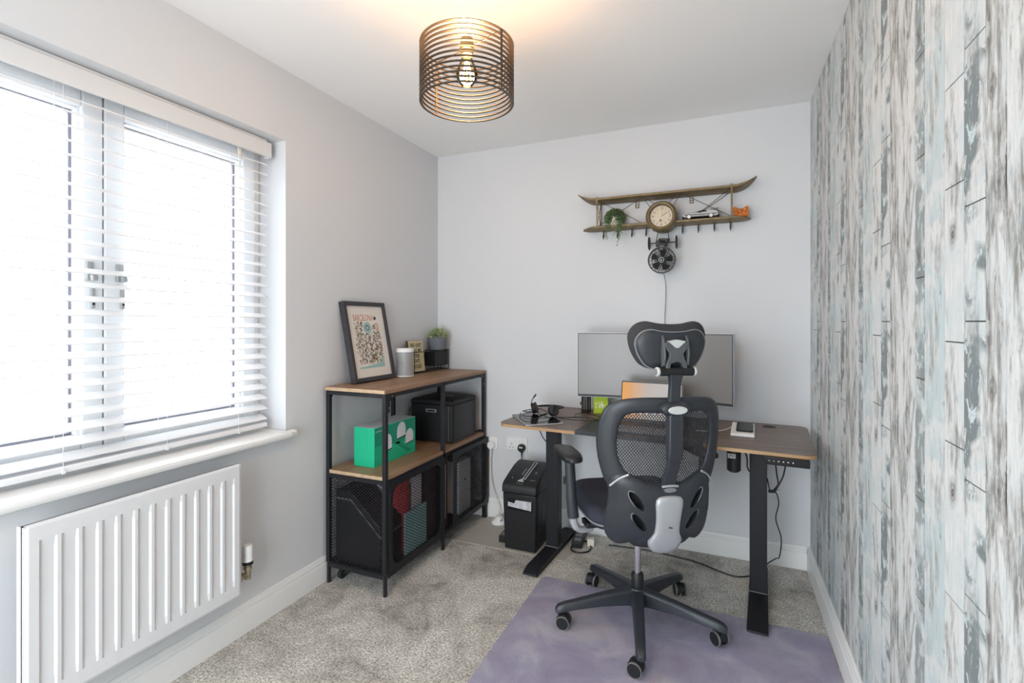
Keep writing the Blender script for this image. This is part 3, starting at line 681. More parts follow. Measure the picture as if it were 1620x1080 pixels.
# smart speaker
sp = thing('speaker', 'grey rounded speaker with a white top beside the framed print', 'speaker', (-1.690, 2.385, ZT), math.radians(20))
def rr_loft(levels):
    mb = MB(); n = None
    for w_, d_, r, z in levels:
        ring_ = rrect(w_, d_, r, 6); n = len(ring_); mb.v += [(a, b, z) for a, b in ring_]
    k = len(levels)
    mb.f += [(i*n+j, i*n+(j+1) % n, (i+1)*n+(j+1) % n, (i+1)*n+j) for i in range(k-1) for j in range(n)] + [tuple(range(n-1, -1, -1)), tuple(range((k-1)*n, k*n))]
    return mb
obj('grille', rr_loft([(0.099, 0.099, 0.045, 0.010), (0.088, 0.088, 0.045, 0.08), (0.099, 0.099, 0.045, 0.142)]), 'speaker', sp)
obj('top_cap', rr_loft([(0.099, 0.099, 0.045, 0.1425), (0.099, 0.099, 0.045, 0.158), (0.095, 0.095, 0.043, 0.163)]), 'white', sp)
obj('base_ring', rr_loft([(0.088, 0.088, 0.040, 0.0), (0.099, 0.099, 0.045, 0.003), (0.099, 0.099, 0.045, 0.0095)]), 'white', sp)
# wooden sign
sgx = thing('wooden_sign', 'small mustard wooden sign with dark lettering behind the grey speaker', 'sign', (-1.738, 2.590, ZT+0.0045), math.radians(-6))
S4 = Matrix.Translation((0, 0, 0.018*math.sin(math.radians(7)))) @ Matrix.Rotation(math.radians(-7), 4, 'Y')
obj('board', MB().box((-0.018, -0.070, 0.0), (0, 0.070, 0.195)).xform(S4), 'signside', sgx, 0.001)
fc = obj('painted_face', MB().box((0, -0.068, 0.002), (0.001, 0.068, 0.193)).xform(S4), 'signface', sgx)
SF = Matrix.Translation((0.0012, 0, 0)) @ Matrix(((0, 0, 1, 0), (1, 0, 0, 0), (0, 1, 0, 0), (0, 0, 0, 1)))
for i, (s_, z, sz_) in enumerate((('DID I JUST', 0.165, 0.026), ('ROLL MY', 0.130, 0.027), ('EYES', 0.098, 0.027), ('OUT', 0.066, 0.027), ('LOUD', 0.032, 0.030))):
    obj('lettering', text(s_, sz_*1.08, 0.0003, 'CENTER', 0.82, 0.0009).xform(S4 @ SF @ Matrix.Translation((0, z, 0))), 'ink', fc, 0, smooth=0)
# wire planter
wp = thing('wire_planter', 'long black wire planter stand with a black box at its far end', 'planter', (-1.745, 2.735, ZT))
WY = (-0.225, 0.175); WX = (-0.050, 0.035); WH = 0.130
fr_ = MB()
for z in (0.003, WH):
    for x in WX: fr_.cyl((x, WY[0], z), (x, WY[1], z), 0.0025, 6)
    for y in WY: fr_.cyl((WX[0], y, z), (WX[1], y, z), 0.0025, 6)
for x in WX:
    for y in WY: fr_.cyl((x, y, 0.0), (x, y, WH), 0.0025, 6)
obj('wire_frame', fr_, 'blackmetal', wp)
obj('base_plate', MB().box((WX[0], WY[0], 0.001), (WX[1], WY[0]+0.20, 0.004)), 'blackmetal', wp)
obj('box', MB().box((WX[0]+0.003, WY[1]-0.165, 0.030), (WX[1]-0.003, WY[1]-0.004, WH-0.003)), 'blackmetal', wp, 0.002)
for y in (WY[1]-0.165, WY[1]-0.09): obj('support_pin', MB().cyl((WX[1]-0.008, y+0.005, 0.0), (WX[1]-0.008, y+0.005, 0.032), 0.002, 6), 'blackmetal', wp)
# small potted plant on the planter box
pp = thing('potted_succulent', 'small bushy green plant in a ribbed slate pot on the wire planter', 'plant', (-1.744, 2.822, ZT+WH+0.0025))
pot = MB(); n = 40
for r, z in ((0.050, 0.0), (0.056, 0.03), (0.065, 0.075), (0.066, 0.080), (0.060, 0.080), (0.058, 0.070)):
    for i in range(n):
        k = r*(1+(0.018 if i % 2 else -0.018)*(z < 0.076)); pot.v.append((k*math.cos(2*PI*i/n), k*math.sin(2*PI*i/n), z))
pot.f += [(i*n+j, i*n+(j+1) % n, (i+1)*n+(j+1) % n, (i+1)*n+j) for i in range(5) for j in range(n)] + [tuple(range(n-1, -1, -1)), tuple(range(5*n, 6*n))]
pot.v = [(x*0.94, y*0.94, z) for x, y, z in pot.v]
obj('pot', pot, 'potgrey', pp)
def leafblob(mb, p, d, l_, w_, r):
    d = Vector(d).normalized(); q = d.to_track_quat('Z', 'Y') @ Euler((0, 0, r.uniform(0, 6.28))).to_quaternion(); p = Vector(p)
    vs = [(0, 0, 0), (w_/2, 0, l_*0.5), (0, w_*0.22, l_*0.55), (-w_/2, 0, l_*0.5), (0, 0, l_), (0, -w_*0.2, l_*0.5)]
    mb.add([p+q @ Vector(v) for v in vs], [(0, 1, 2), (0, 2, 3), (4, 2, 1), (4, 3, 2), (0, 5, 1), (0, 3, 5), (4, 1, 5), (4, 5, 3)])
r = random.Random(11); lf = MB(); lf2 = MB()
for k in range(900):
    th, ph = r.uniform(0, 2*PI), math.acos(r.uniform(-0.05, 1)); d = Vector((math.sin(ph)*math.cos(th), math.sin(ph)*math.sin(th), math.cos(ph)))
    p = Vector((0, 0, 0.082)) + Vector((d.x*(0.060 if d.x > 0 else 0.046), d.y*0.060, d.z*0.056))*r.uniform(0.72, 1.0)
    leafblob(lf if r.random() < 0.72 else lf2, p, d+Vector((r.uniform(-.6, .6), r.uniform(-.6, .6), r.uniform(-.3, .6))), r.uniform(0.010, 0.017), r.uniform(0.006, 0.010), r)
obj('foliage', lf, 'leaf2', pp); obj('pale_buds', lf2, 'leaf3', pp)
# green carton
gb = thing('green_carton', 'bright green carton with white gadgets printed on it on the middle shelf', 'box', (-1.638, 2.145, ZM))
gx, gy, gh = 0.0625, 0.176, 0.193
obj('carton', MB().box((-gx, -gy, 0), (gx, gy, gh)), 'green', gb, 0.0015)
obj('top_panel', MB().box((-gx+0.001, -gy+0.001, gh), (gx-0.001, gy-0.001, gh+0.0006)), 'greytop', gb)
obj('end_flap_line', MB().box((0.018, -gy-0.0004, 0.09), (0.0188, -gy+0.001, gh)), 'greendark', gb)
sd = obj('dark_band', MB().prism([(-gy+0.003, 0.10), (-gy+0.003, gh-0.004), (gy-0.003, gh-0.004), (gy-0.003, 0.118), (0.02, 0.075), (-0.02, 0.088)], gx, gx+0.0004, 'yz'), 'greendark', gb)
obj('slanted_band', MB().prism([(-0.01, 0.085), (0.10, 0.018), (0.14, 0.018), (0.02, 0.09)], gx, gx+0.0004, 'yz'), 'greendark', gb)  # darker green slanted band of the carton's print
def dome(cy, cz, w_, h_, sk):
    out = [(cy-w_/2, cz), (cy+w_/2, cz+sk)]
    for i in range(9):
        a = PI*i/8; out.append((cy+w_/2*math.cos(a), cz+sk*(1+math.cos(a))/2+h_*0.45+h_*0.55*math.sin(a)))
    return out
for cy, cz, w_, h_ in ((-0.075, 0.062, 0.075, 0.080), (0.045, 0.105, 0.075, 0.078), (0.118, 0.062, 0.070, 0.072)):
    d = obj('printed_gadget', MB().prism(dome(cy, cz, w_, h_, 0.008), gx+0.0004, gx+0.0010, 'yz'), 'printwhite', gb)
    obj('printed_shade', MB().prism([(cy-w_/2, cz), (cy-w_/2+0.004, cz-0.006), (cy+w_/2, cz+0.002), (cy+w_/2, cz+0.008)], gx+0.0004, gx+0.0008, 'yz'), 'ink', d)
obj('small_print', MB().box((gx, -gy+0.010, gh-0.022), (gx+0.0007, -gy+0.060, gh-0.018)).box((gx, -gy+0.080, gh-0.019), (gx+0.0007, -gy+0.084, gh-0.011)), 'palegrey', gb)
# black cube appliance
kb = thing('black_cabinet_box', 'large black lidded box on the middle shelf beside the green carton', 'box', (-1.607, 2.682, ZM))
obj('body', MB().prism(rrect(0.296, 0.30, 0.014, 4), 0.004, 0.225, 'xy'), 'black', kb, 0.004)
obj('lid', rr_loft([(0.300, 0.304, 0.016, 0.229), (0.300, 0.304, 0.016, 0.243), (0.290, 0.294, 0.020, 0.252), (0.27, 0.274, 0.02, 0.255)]), 'blackmetal', kb)
obj('lid_tab', MB().cbox((0.03, 0.02, 0.256), (0.05, 0.04, 0.003)), 'midgrey', kb, 0.001)
hs_ = obj('handle_recess', MB().prism(rrect(0.075, 0.020, 0.006, 4, 0.0, 0.188), -0.1525, -0.149, 'xz'), 'midgrey', kb)
obj('handle_slot', MB().prism(rrect(0.050, 0.009, 0.004, 4, 0.0, 0.188), -0.1545, -0.1515, 'xz'), 'blackgloss', hs_)
obj('door_seam', MB().box((0.118, -0.1508, 0.01), (0.120, -0.1495, 0.222)).box((0.149, -0.148, 0.008), (0.1502, 0.148, 0.0095)), 'midgrey', kb)
for sx in (-0.12, 0.12):
    for sy in (-0.12, 0.12): obj('foot', MB().cyl((sx, sy, 0), (sx, sy, 0.006), 0.012, 12), 'black', kb)
cb = MB().tube([(-1.775, 2.56, 0.745), (-1.775, 2.54, 0.69), (-1.775, 2.545, 0.62), (-1.77, 2.535, 0.58), (-1.76, 2.53, ZM+0.003)], 0.0025, 6)
obj('appliance_cord', cb, 'black', kb, 0, True)['label'] = 'thin black cord hanging behind the black lidded box'
cb = MB().tube([(-1.47, 2.84, ZM+0.012), (-1.45, 2.86, ZM+0.020), (-1.448, 2.885, ZM+0.010), (-1.50, 2.885, ZM+0.004), (-1.60, 2.87, ZM+0.003)], 0.003, 6)
obj('appliance_cord', cb, 'black', kb, 0, True)['label'] = 'black cord loop at the far end of the middle shelf'

# ================================================================== SOCKETS, PLUGS, CABLES, ADAPTERS
def socket_plate(x0, x1, z0, z1, label, gangs):
    t = thing('wall_socket', label, 'socket', ((x0+x1)/2, B, z0))
    W_, H_ = x1-x0, z1-z0
    pl = obj('plate', MB().box((-W_/2, -0.009, 0), (W_/2, 0, H_)), 'white', t, 0.003)
    for cx in gangs:
        for dx, dz, w_, h_ in ((0, 0.042, 0.004, 0.009), (-0.011, 0.022, 0.007, 0.004), (0.011, 0.022, 0.007, 0.004)):
            obj('pin_hole', MB().cbox((cx+dx, -0.0092, dz), (w_, 0.0012, h_)), 'ink', pl)
        obj('rocker', MB().cbox((cx*0.36, -0.011, 0.060), (0.012, 0.005, 0.020)), 'white', pl, 0.001)
    return t
socket_plate(-1.291, -1.145, 0.445, 0.531, 'white double wall socket above the shredder', (-0.036, 0.036))
socket_plate(-1.440, -1.354, 0.437, 0.523, 'white single wall socket behind the end of the shelving', (0.0,))
def plug(x, z, m, label):
    t = thing('plug', label, 'plug', (x, B-0.009, z))
    poly = [(0.0, 0.024), (0.016, 0.020), (0.024, 0.006), (0.024, -0.012), (0.012, -0.022), (0.006, -0.026), (-0.006, -0.026), (-0.012, -0.022), (-0.024, -0.012), (-0.024, 0.006), (-0.016, 0.020)]
    obj('plug_body', MB().prism(poly, -0.030, 0.0, 'xz'), m, t, 0.004)
    obj('strain_relief', MB().cyl((0, -0.016, -0.024), (0, -0.016, -0.050), 0.005, 10, 0.0035), m, t)
    return t
tp = plug(-1.178, 0.472, 'black', 'black plug with a pale sticker in the double wall socket')
obj('sticker', MB().box((-0.012, -0.0312, 0.000), (0.012, -0.0302, 0.010)), 'palegrey', tp)
wplug = plug(-1.392, 0.470, 'white', 'white plug in the single wall socket')
obj('white_cord', MB().tube([(-1.392, B-0.025, 0.420), (-1.396, B-0.027, 0.36), (-1.390, B-0.027, 0.25), (-1.365, B-0.03, 0.16), (-1.325, B-0.040, 0.09), (-1.31, 2.855, 0.045)], 0.0032, 8), 'cream', wplug, 0, True)['label'] = 'cream cord hanging from the white plug'
ad = thing('white_adapter', 'white domed adapter on the floor beside the shredder', 'adapter', (-1.305, 2.845, 0.0022))
obj('shell', MB().lathe([(0.046, 0.0), (0.048, 0.008), (0.044, 0.016), (0.026, 0.030), (0.020, 0.042), (0.0, 0.044)], 24), 'white', ad)
obj('collar', MB().cyl((0.02, -0.02, 0.02), (0.034, -0.036, 0.036), 0.004, 8), 'midgrey', ad)
pb = thing('power_brick', 'black power brick poking out behind the left of the shredder', 'adapter', (-1.165, 2.655, 0.0022), 0.05)
obj('brick', MB().box((-0.030, -0.060, 0.0), (0.020, 0.060, 0.038)), 'black', pb, 0.003)
obj('label_patch', MB().box((-0.020, -0.040, 0.038), (0.012, 0.040, 0.0385)), 'midgrey', pb)
obj('plug_cord', MB().tube([(-1.178, B-0.025, 0.424), (-1.178, B-0.027, 0.38), (-1.17, B-0.04, 0.25), (-1.13, B-0.07, 0.12), (-1.10, B-0.09, 0.03)], 0.003, 8), 'black', tp, 0, True)['label'] = 'black cord running down from the black plug'

# ================================================================== SHREDDER
shx = thing('paper_shredder', 'black paper shredder standing beside the left desk leg', 'shredder', (-1.040, 2.665, 0.0022))
W2 = 0.099
obj('bin', MB().add([(-W2+0.008, -0.122, 0), (W2-0.006, -0.122, 0), (W2-0.004, 0.125, 0), (-W2+0.008, 0.125, 0), (-W2, -0.132, 0.315), (W2, -0.132, 0.315), (W2, 0.130, 0.315), (-W2, 0.130, 0.315)],
    [(0,3,2,1),(4,5,6,7),(0,1,5,4),(1,2,6,5),(2,3,7,6),(3,0,4,7)]), 'black', shx, 0.006)
hp = [(-0.136, 0.318), (-0.137, 0.345), (-0.131, 0.362), (-0.115, 0.374), (-0.04, 0.402), (0.03, 0.424), (0.09, 0.434), (0.128, 0.434), (0.134, 0.426), (0.134, 0.318)]
hd = obj('cutter_head', MB().prism(hp, -W2-0.003, W2+0.003, 'yz'), 'black', shx, 0.004)
wn = obj('view_window', MB().box((-0.070, -0.1335, 0.225), (0.078, -0.1285, 0.285)), 'blackgloss', shx, 0.002)
obj('shreddings', MB().prism([(-0.066, 0.268), (-0.066, 0.243), (0.072, 0.232), (0.072, 0.281), (-0.02, 0.281), (-0.028, 0.262)], -0.1342, -0.1337, 'xz'), 'bag', wn)
SL = math.atan2(0.060, 0.145)
def ontop(name, x, t, w_, l_, h_, m, rot=0.0):
    """small piece lying on the sloping lid; t runs 0..1 from front to back"""
    y0_, z0_ = -0.115, 0.374; y = y0_+0.145*t; z = z0_+0.0555*t+ (0.0015*math.sin(PI*t))
    return obj(name, MB().cbox((0, 0, 0), (w_, l_, h_)).xform(Matrix.Translation((x, y, z)) @ Matrix.Rotation(math.radians(19.5), 4, 'X') @ Matrix.Rotation(rot, 4, 'Z')), m, hd)
ontop('slot_trim', 0.020, 0.72, 0.022, 0.165, 0.004, 'silver', -0.10); ontop('paper_slot', 0.020, 0.72, 0.009, 0.155, 0.0055, 'blackgloss', -0.10)
ontop('badge', -0.002, 0.10, 0.034, 0.012, 0.0025, 'palegrey'); ontop('badge_point', -0.002, 0.18, 0.014, 0.010, 0.0025, 'palegrey', 0.78)
for i in range(3): ontop('indicator', -0.016+0.014*i, -0.03, 0.003, 0.003, 0.004, 'silver')
ontop('small_print', 0.062, 0.20, 0.034, 0.003, 0.0022, 'midgrey'); ontop('dial_mark', 0.062, 0.62, 0.012, 0.012, 0.003, 'midgrey', 0.4)
ontop('switch_print', -0.010, 0.62, 0.008, 0.060, 0.002, 'midgrey', -0.1); ontop('screw', -0.060, 0.22, 0.004, 0.004, 0.003, 'palegrey')
obj('side_groove', MB().prism([(-0.10, 0.02), (-0.094, 0.02), (-0.03, 0.14), (-0.01, 0.30), (-0.016, 0.30), (-0.036, 0.14)], W2-0.003, W2+0.002, 'yz'), 'blackgloss', shx)

# ================================================================== DESK
DZ = 0.755; DYAW = math.radians(-3.9)
dk_ = thing('standing_desk', 'brown and black standing desk on two black legs by the back wall', 'desk', (-0.344, 2.555, 0), DYAW)
DW, DD = 1.40, 0.60
def toppoly(x0, x1, rl, rr_):
    pts = []
    y0, y1 = -DD/2, DD/2
    def corner(cx, cy, a0, r): return [(cx+r*math.cos(a0+PI/2*i/5), cy+r*math.sin(a0+PI/2*i/5)) for i in range(6)]
    pts += corner(x1-rr_, y1-rr_, 0, rr_) if rr_ else [(x1, y1)]
    pts += corner(x0+rl, y1-rl, PI/2, rl) if rl else [(x0, y1)]
    pts += corner(x0+rl, y0+rl, PI, rl) if rl else [(x0, y0)]
    pts += corner(x1-rr_, y0+rr_, 3*PI/2, rr_) if rr_ else [(x1, y0)]
    return pts
for nm, x0, x1, rl, rr_, m, me_ in (('top_panel', -0.70, -0.2855, 0.045, 0, 'deskwood', 'deskedge'), ('top_panel', -0.285, 0.285, 0, 0, 'deskblack', None), ('top_panel', 0.2855, 0.70, 0, 0.045, 'deskwood', 'deskedge')):
    p = toppoly(x0, x1, rl, rr_)
    t = obj(nm, MB().prism(p, DZ-0.004 if me_ else DZ-0.018, DZ, 'xy'), m, dk_, 0.0008)
    if me_: obj('panel_edge', MB().prism(p, DZ-0.018, DZ-0.0042, 'xy'), me_, t, 0.0008)
obj('grommet', annulus(0.024, 0.031, 0, 0.002, 32).xform(Matrix.Translation((0.535, 0.215, DZ))), 'black', dk_)
obj('grommet_cap', MB().cyl((0.535, 0.215, DZ), (0.535, 0.215, DZ+0.001), 0.024, 28), 'blackmetal', dk_)
for yy in (-0.13, 0.20):
    obj('cross_beam', MB().box((-0.60, yy-0.018, DZ-0.046), (0.58, yy+0.018, DZ-0.0185)), 'blackmetal', dk_, 0.002)
for lx in (-0.528, 0.490):
    lg = obj('leg', MB().box((lx-0.036, 0.005, 0.022), (lx+0.036, 0.065, 0.690)), 'blackmetal', dk_, 0.003)
    obj('inner_column', MB().box((lx-0.031, 0.010, 0.690), (lx+0.031, 0.060, DZ-0.0465)), 'blackmetal', lg, 0.002)
    obj('top_bracket', MB().box((lx-0.034, -0.16, DZ-0.050), (lx+0.034, 0.23, DZ-0.0185)), 'blackmetal', lg, 0.002)
    obj('leg_collar', MB().box((lx-0.037, 0.004, 0.031), (lx+0.037, 0.066, 0.034)), 'midgrey', lg)
    ft = [(-0.285, 0.004), (0.325, 0.004), (0.325, 0.014), (0.285, 0.030), (-0.235, 0.030), (-0.285, 0.012)]
    f_ = obj('foot', MB().prism(ft, lx-0.040, lx+0.040, 'yz'), 'blackmetal', dk_, 0.003)
    for yy in (-0.185, 0.300): obj('levelling_pad', MB().cyl((lx, yy, 0.0), (lx, yy, 0.006), 0.014, 14), 'black', f_)
cp = obj('control_panel', MB().add([(0.510, -0.318, DZ-0.0185), (0.672, -0.318, DZ-0.0185), (0.672, -0.24, DZ-0.0185), (0.510, -0.24, DZ-0.0185), (0.520, -0.313, DZ-0.051), (0.672, -0.313, DZ-0.051), (0.672, -0.24, DZ-0.045), (0.520, -0.24, DZ-0.045)],
    [(0,1,2,3),(7,6,5,4),(4,5,1,0),(5,6,2,1),(6,7,3,2),(7,4,0,3)]), 'black', dk_, 0.003)
for i in range(6):
    x = 0.532+0.0165*i
    obj('button', MB().cyl((x, -0.3175, DZ-0.033), (x, -0.3155, DZ-0.033), 0.0028, 3 if i < 2 else 10), 'palegrey', cp)
mo = obj('motor', MB().lathe([(0.0, 0.0), (0.020, 0.002), (0.029, 0.010), (0.0295, 0.100), (0.0295, 0.140)], 24, Matrix.Translation((0.392, -0.085, DZ-0.160))), 'black', dk_)
obj('motor_label', MB().cbox((0.385, -0.1148, DZ-0.082), (0.032, 0.003, 0.020)), 'palegrey', mo)
obj('motor_lettering', text('JMS', 0.016, 0.0003).xform(Matrix.Translation((0.385, -0.1167, DZ-0.082)) @ Matrix.Rotation(PI/2, 4, 'X')), 'ink', mo, smooth=0)
DM = dk_.matrix_basis.copy()
obj('desk_cord', MB().tube([(-0.98, 2.62, 0.733), (-0.985, 2.68, 0.68), (-0.985, 2.78, 0.58), (-0.955, 2.86, 0.50), (-0.955, 2.875, 0.42), (-0.98, 2.87, 0.25), (-1.0, 2.88, 0.02)], 0.0028, 8), 'black', dk_, 0, True)['label'] = 'black cord dropping from under the desk behind the shredder'
def dpt(x, y, z=DZ): return tuple(DM @ Vector((x, y, z)))
def dloc(X, Y, z=DZ): return tuple(DM.inverted() @ Vector((X, Y, z)))
# cables under the right of the desk
obj('control_cable', MB().tube([dpt(0.555, -0.30, DZ-0.052), dpt(0.560, -0.28, DZ-0.10), dpt(0.565, -0.22, DZ-0.15), dpt(0.550, -0.14, DZ-0.20)], 0.003, 8), 'black', dk_, 0, True)['label'] = 'left black lead hanging from the desk control panel'
obj('control_cable', MB().tube([dpt(0.590, -0.29, DZ-0.049), dpt(0.583, -0.26, DZ-0.10), dpt(0.572, -0.20, DZ-0.15), dpt(0.556, -0.135, DZ-0.205)], 0.003, 8), 'black', dk_, 0, True)['label'] = 'right black lead hanging from the desk control panel'
tg = thing('cable_joiner', 'small black cable joiner with a pale tag hanging beside the right desk leg', 'connector', dpt(0.545, -0.10, DZ-0.225), 0.3)
obj('joiner', MB().cbox((0, 0, 0.006), (0.030, 0.012, 0.012)), 'black', tg, 0.002); obj('tag', MB().cbox((0.020, -0.003, 0.008), (0.012, 0.010, 0.006), (0.2, 0.2, 0.3)), 'palegrey', tg)
obj('power_cord', MB().tube([dpt(0.560, -0.09, DZ-0.22), dpt(0.572, 0.0, DZ-0.30), dpt(0.562, 0.08, DZ-0.40), dpt(0.585, 0.12, DZ-0.50), dpt(0.580, 0.20, DZ-0.62), dpt(0.565, 0.25, 0.10), dpt(0.535, 0.27, 0.065), dpt(0.505, 0.27, 0.034)], 0.0026, 8), 'black', dk_, 0, True)['label'] = 'wavy black cord hanging to the floor right of the right desk leg'
obj('joiner_cord', MB().tube([dpt(0.527, -0.02, DZ-0.19), dpt(0.533, -0.08, DZ-0.21), dpt(0.540, -0.10, DZ-0.219)], 0.0026, 8), 'black', tg, 0, True)['label'] = 'short black lead from the right desk leg to the joiner'
obj('motor_cord', MB().tube([dpt(0.425, -0.10, DZ-0.050), dpt(0.440, -0.12, DZ-0.060), dpt(0.447, -0.10, DZ-0.09), dpt(0.446, -0.04, DZ-0.14), dpt(0.452, 0.0, DZ-0.17)], 0.0035, 8), 'black', dk_, 0, True)['label'] = 'black lead looping between the desk motor and right leg'
obj('floor_cord', MB().tube([dpt(0.455, 0.20, 0.012), (0.06, 2.70, 0.006), (-0.02, 2.725, 0.005), (-0.10, 2.77, 0.005), (-0.20, 2.80, 0.005), (-0.40, 2.82, 0.005), (-0.60, 2.80, 0.005)], 0.0035, 8), 'black', dk_, 0, True)['label'] = 'long black cord lying on the carpet behind the chair'
obj('floor_cord', MB().tube([(-0.785, 2.70, 0.012), (-0.78, 2.66, 0.007), (-0.74, 2.64, 0.006), (-0.69, 2.67, 0.006), (-0.685, 2.73, 0.006), (-0.72, 2.78, 0.008), (-0.78, 2.80, 0.012)], 0.0042, 8), 'black', dk_, 0, True)['label'] = 'short black cord loop on the carpet behind the left desk leg'
ex = thing('power_strip', 'black power strip tangled with plugs behind the left desk leg', 'power strip', (-0.755, 2.795, 0.0022), 0.12)
obj('strip_body', MB().box((-0.045, -0.10, 0), (0.015, 0.11, 0.034)), 'black', ex, 0.004)
for i, y in enumerate((-0.06, 0.0, 0.06)): obj('outlet', MB().cbox((-0.015, y, 0.0345), (0.036, 0.036, 0.002)), 'midgrey', ex)
wpl = thing('white_plug', 'white plug standing on the floor beside the power strip', 'plug', (-0.695, 2.765, 0.0), 0.3)
obj('plug_body', MB().box((-0.020, -0.020, 0.0), (0.020, 0.020, 0.042)), 'cream', wpl, 0.005); obj('pins', MB().cbox((0, 0.010, 0.050), (0.006, 0.004, 0.016)).cbox((-0.010, -0.010, 0.048), (0.004, 0.006, 0.014)), 'steel', wpl)
# --- monitor
mn = thing('curved_monitor', 'wide curved monitor with a switched-off grey screen on the desk', 'monitor', (-0.352, 2.730, DZ), DYAW)
RC = 1.5; mw, mz0, mz1 = 0.405, 0.098, 0.455
def curve_slab(x0, x1, z0, z1, off0, off1, n=24):
    mb = MB(); vs = []
    for i in range(n+1):
        x = x0+(x1-x0)*i/n; a = x/RC
        for off in (off0, off1):
            X_, Y_ = (RC-off)*math.sin(a), -(RC-off)*math.cos(a)+RC
            # curve opens toward the sitter (-y): edges come forward
            vs += [(X_, -Y_-0.0, z0), (X_, -Y_, z1)]
    fs = []
    for i in range(n):
        b = i*4; fs += [(b, b+4, b+5, b+1), (b+2, b+3, b+7, b+6), (b, b+2, b+6, b+4), (b+1, b+5, b+7, b+3)]
    fs += [(0, 1, 3, 2), (n*4, n*4+2, n*4+3, n*4+1)]
    return mb.add(vs, fs)
obj('case', curve_slab(-mw, mw, mz0, mz1, -0.022, 0.000), 'silver', mn)
obj('bezel', curve_slab(-mw+0.002, mw-0.002, mz0+0.002, mz1-0.002, 0.000, 0.0012), 'black', mn)
obj('screen', curve_slab(-mw+0.006, mw-0.006, mz0+0.014, mz1-0.006, 0.0012, 0.0018), 'screen', mn)
obj('stand_neck', MB().box((-0.035, 0.022, 0.012), (0.035, 0.050, 0.33)), 'midgrey', mn, 0.004)
obj('stand_foot', MB().prism(rrect(0.24, 0.16, 0.02, 5, 0, 0.03), 0.0, 0.012, 'xy'), 'midgrey', mn, 0.003)
# --- laptop in front of the monitor
lp = thing('laptop', 'open laptop with an orange gradient on its display in front of the monitor', 'laptop', (-0.345, 2.435, DZ), DYAW)
obj('base', MB().prism(rrect(0.305, 0.215, 0.012), 0.0, 0.014, 'xy'), 'midgrey', lp, 0.002)
obj('keyboard', MB().box((-0.135, -0.015, 0.014), (0.135, 0.090, 0.0152)), 'black', lp); obj('touchpad', MB().box((-0.05, -0.095, 0.014), (0.05, -0.025, 0.0147)), 'midgrey', lp)
T4 = Matrix.Translation((0, 0.110, 0.013)) @ Matrix.Rotation(math.radians(-10), 4, 'X')
ld_ = obj('lid', MB().prism(rrect(0.305, 0.202, 0.008, 4, 0, 0.101), 0.0, 0.006, 'xz').xform(T4), 'midgrey', lp, 0.0015)
obj('bezel', MB().box((-0.150, -0.0008, 0.003), (0.150, 0.0, 0.199)).xform(T4), 'black', ld_)
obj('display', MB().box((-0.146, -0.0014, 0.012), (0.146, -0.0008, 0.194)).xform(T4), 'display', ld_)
# --- can and lime carton under the monitor's left
cn = thing('black_canister', 'dark canister on the desk under the left end of the monitor', 'canister', (-0.722, 2.765, DZ))
obj('body', MB().lathe([(0.026, 0.0), (0.0275, 0.004), (0.0275, 0.150), (0.024, 0.156), (0, 0.157)], 24), 'black', cn)
for i in range(8):
    a = -2.6+0.28*i; obj('printed_stripe', MB().cbox((0.0277*math.cos(a), 0.0277*math.sin(a), 0.055), (0.0006, 0.003, 0.070), (0, 0, a)), 'midgrey' if i % 2 else 'maroon', cn)
obj('side_clip', MB().cbox((-0.029, -0.006, 0.050), (0.008, 0.008, 0.016)), 'black', cn, 0.002)
gc = thing('lime_carton', 'lime green carton with white print beside the dark canister', 'carton', (-0.640, 2.775, DZ), math.radians(16))
obj('carton', MB().box((-0.040, -0.020, 0), (0.040, 0.020, 0.135)), 'lime', gc, 0.002)
for x, z, w_, h_ in ((-0.026, 0.055, 0.006, 0.010), (-0.026, 0.036, 0.006, 0.010), (-0.010, 0.060, 0.005, 0.006), (-0.004, 0.048, 0.014, 0.006), (0.004, 0.058, 0.006, 0.020), (0.010, 0.044, 0.010, 0.018), (-0.006, 0.036, 0.008, 0.010)):
    obj('white_print', MB().box((x-w_/2, -0.0206, z-h_/2), (x+w_/2, -0.0200, z+h_/2)), 'white', gc)
# --- tablet under the headset
tb = thing('tablet', 'glossy black tablet with a silver rim under the headset', 'tablet', (-0.905, 2.450, DZ), math.radians(38))
obj('shell', MB().prism(rrect(0.20, 0.285, 0.012), 0.0, 0.007, 'xy'), 'silver', tb, 0.002); obj('glass_front', MB().prism(rrect(0.196, 0.281, 0.011), 0.007, 0.0078, 'xy'), 'blackgloss', tb)
# --- headset
HZ = DZ+0.0078
hs = thing('headset', 'black headset with a raised microphone lying on the tablet', 'headset', (-0.90, 2.60, HZ))
def hw(p): return (p[0]+0.90, p[1]-2.60, p[2]-HZ)
for (x, y), ang in (((-0.965, 2.565), 0.5), ((-0.845, 2.535), -0.35)):
    d = Vector((math.cos(ang), math.sin(ang), 0.25)).normalized(); c = Vector((x, y, HZ+0.031))
    ec = obj('ear_cup', MB().cyl(hw(c-d*0.012), hw(c+d*0.006), 0.029, 20, 0.030), 'black', hs, 0.004)
    obj('ear_cushion', MB().lathe([(0.010, 0.0), (0.026, 0.0), (0.031, 0.006), (0.029, 0.013), (0.020, 0.015), (0.012, 0.010)], 20, Matrix.Translation(hw(c+d*0.006)) @ d.to_track_quat('Z', 'Y').to_matrix().to_4x4()), 'fabric', ec)
obj('headband', MB().tube([hw(p) for p in ((-0.968, 2.57, HZ+0.036), (-0.965, 2.65, HZ+0.030), (-0.93, 2.73, HZ+0.022), (-0.88, 2.74, HZ+0.020), (-0.835, 2.69, HZ+0.026), (-0.825, 2.62, HZ+0.034), (-0.835, 2.54, HZ+0.036))], 0.0055, 8), 'black', hs)
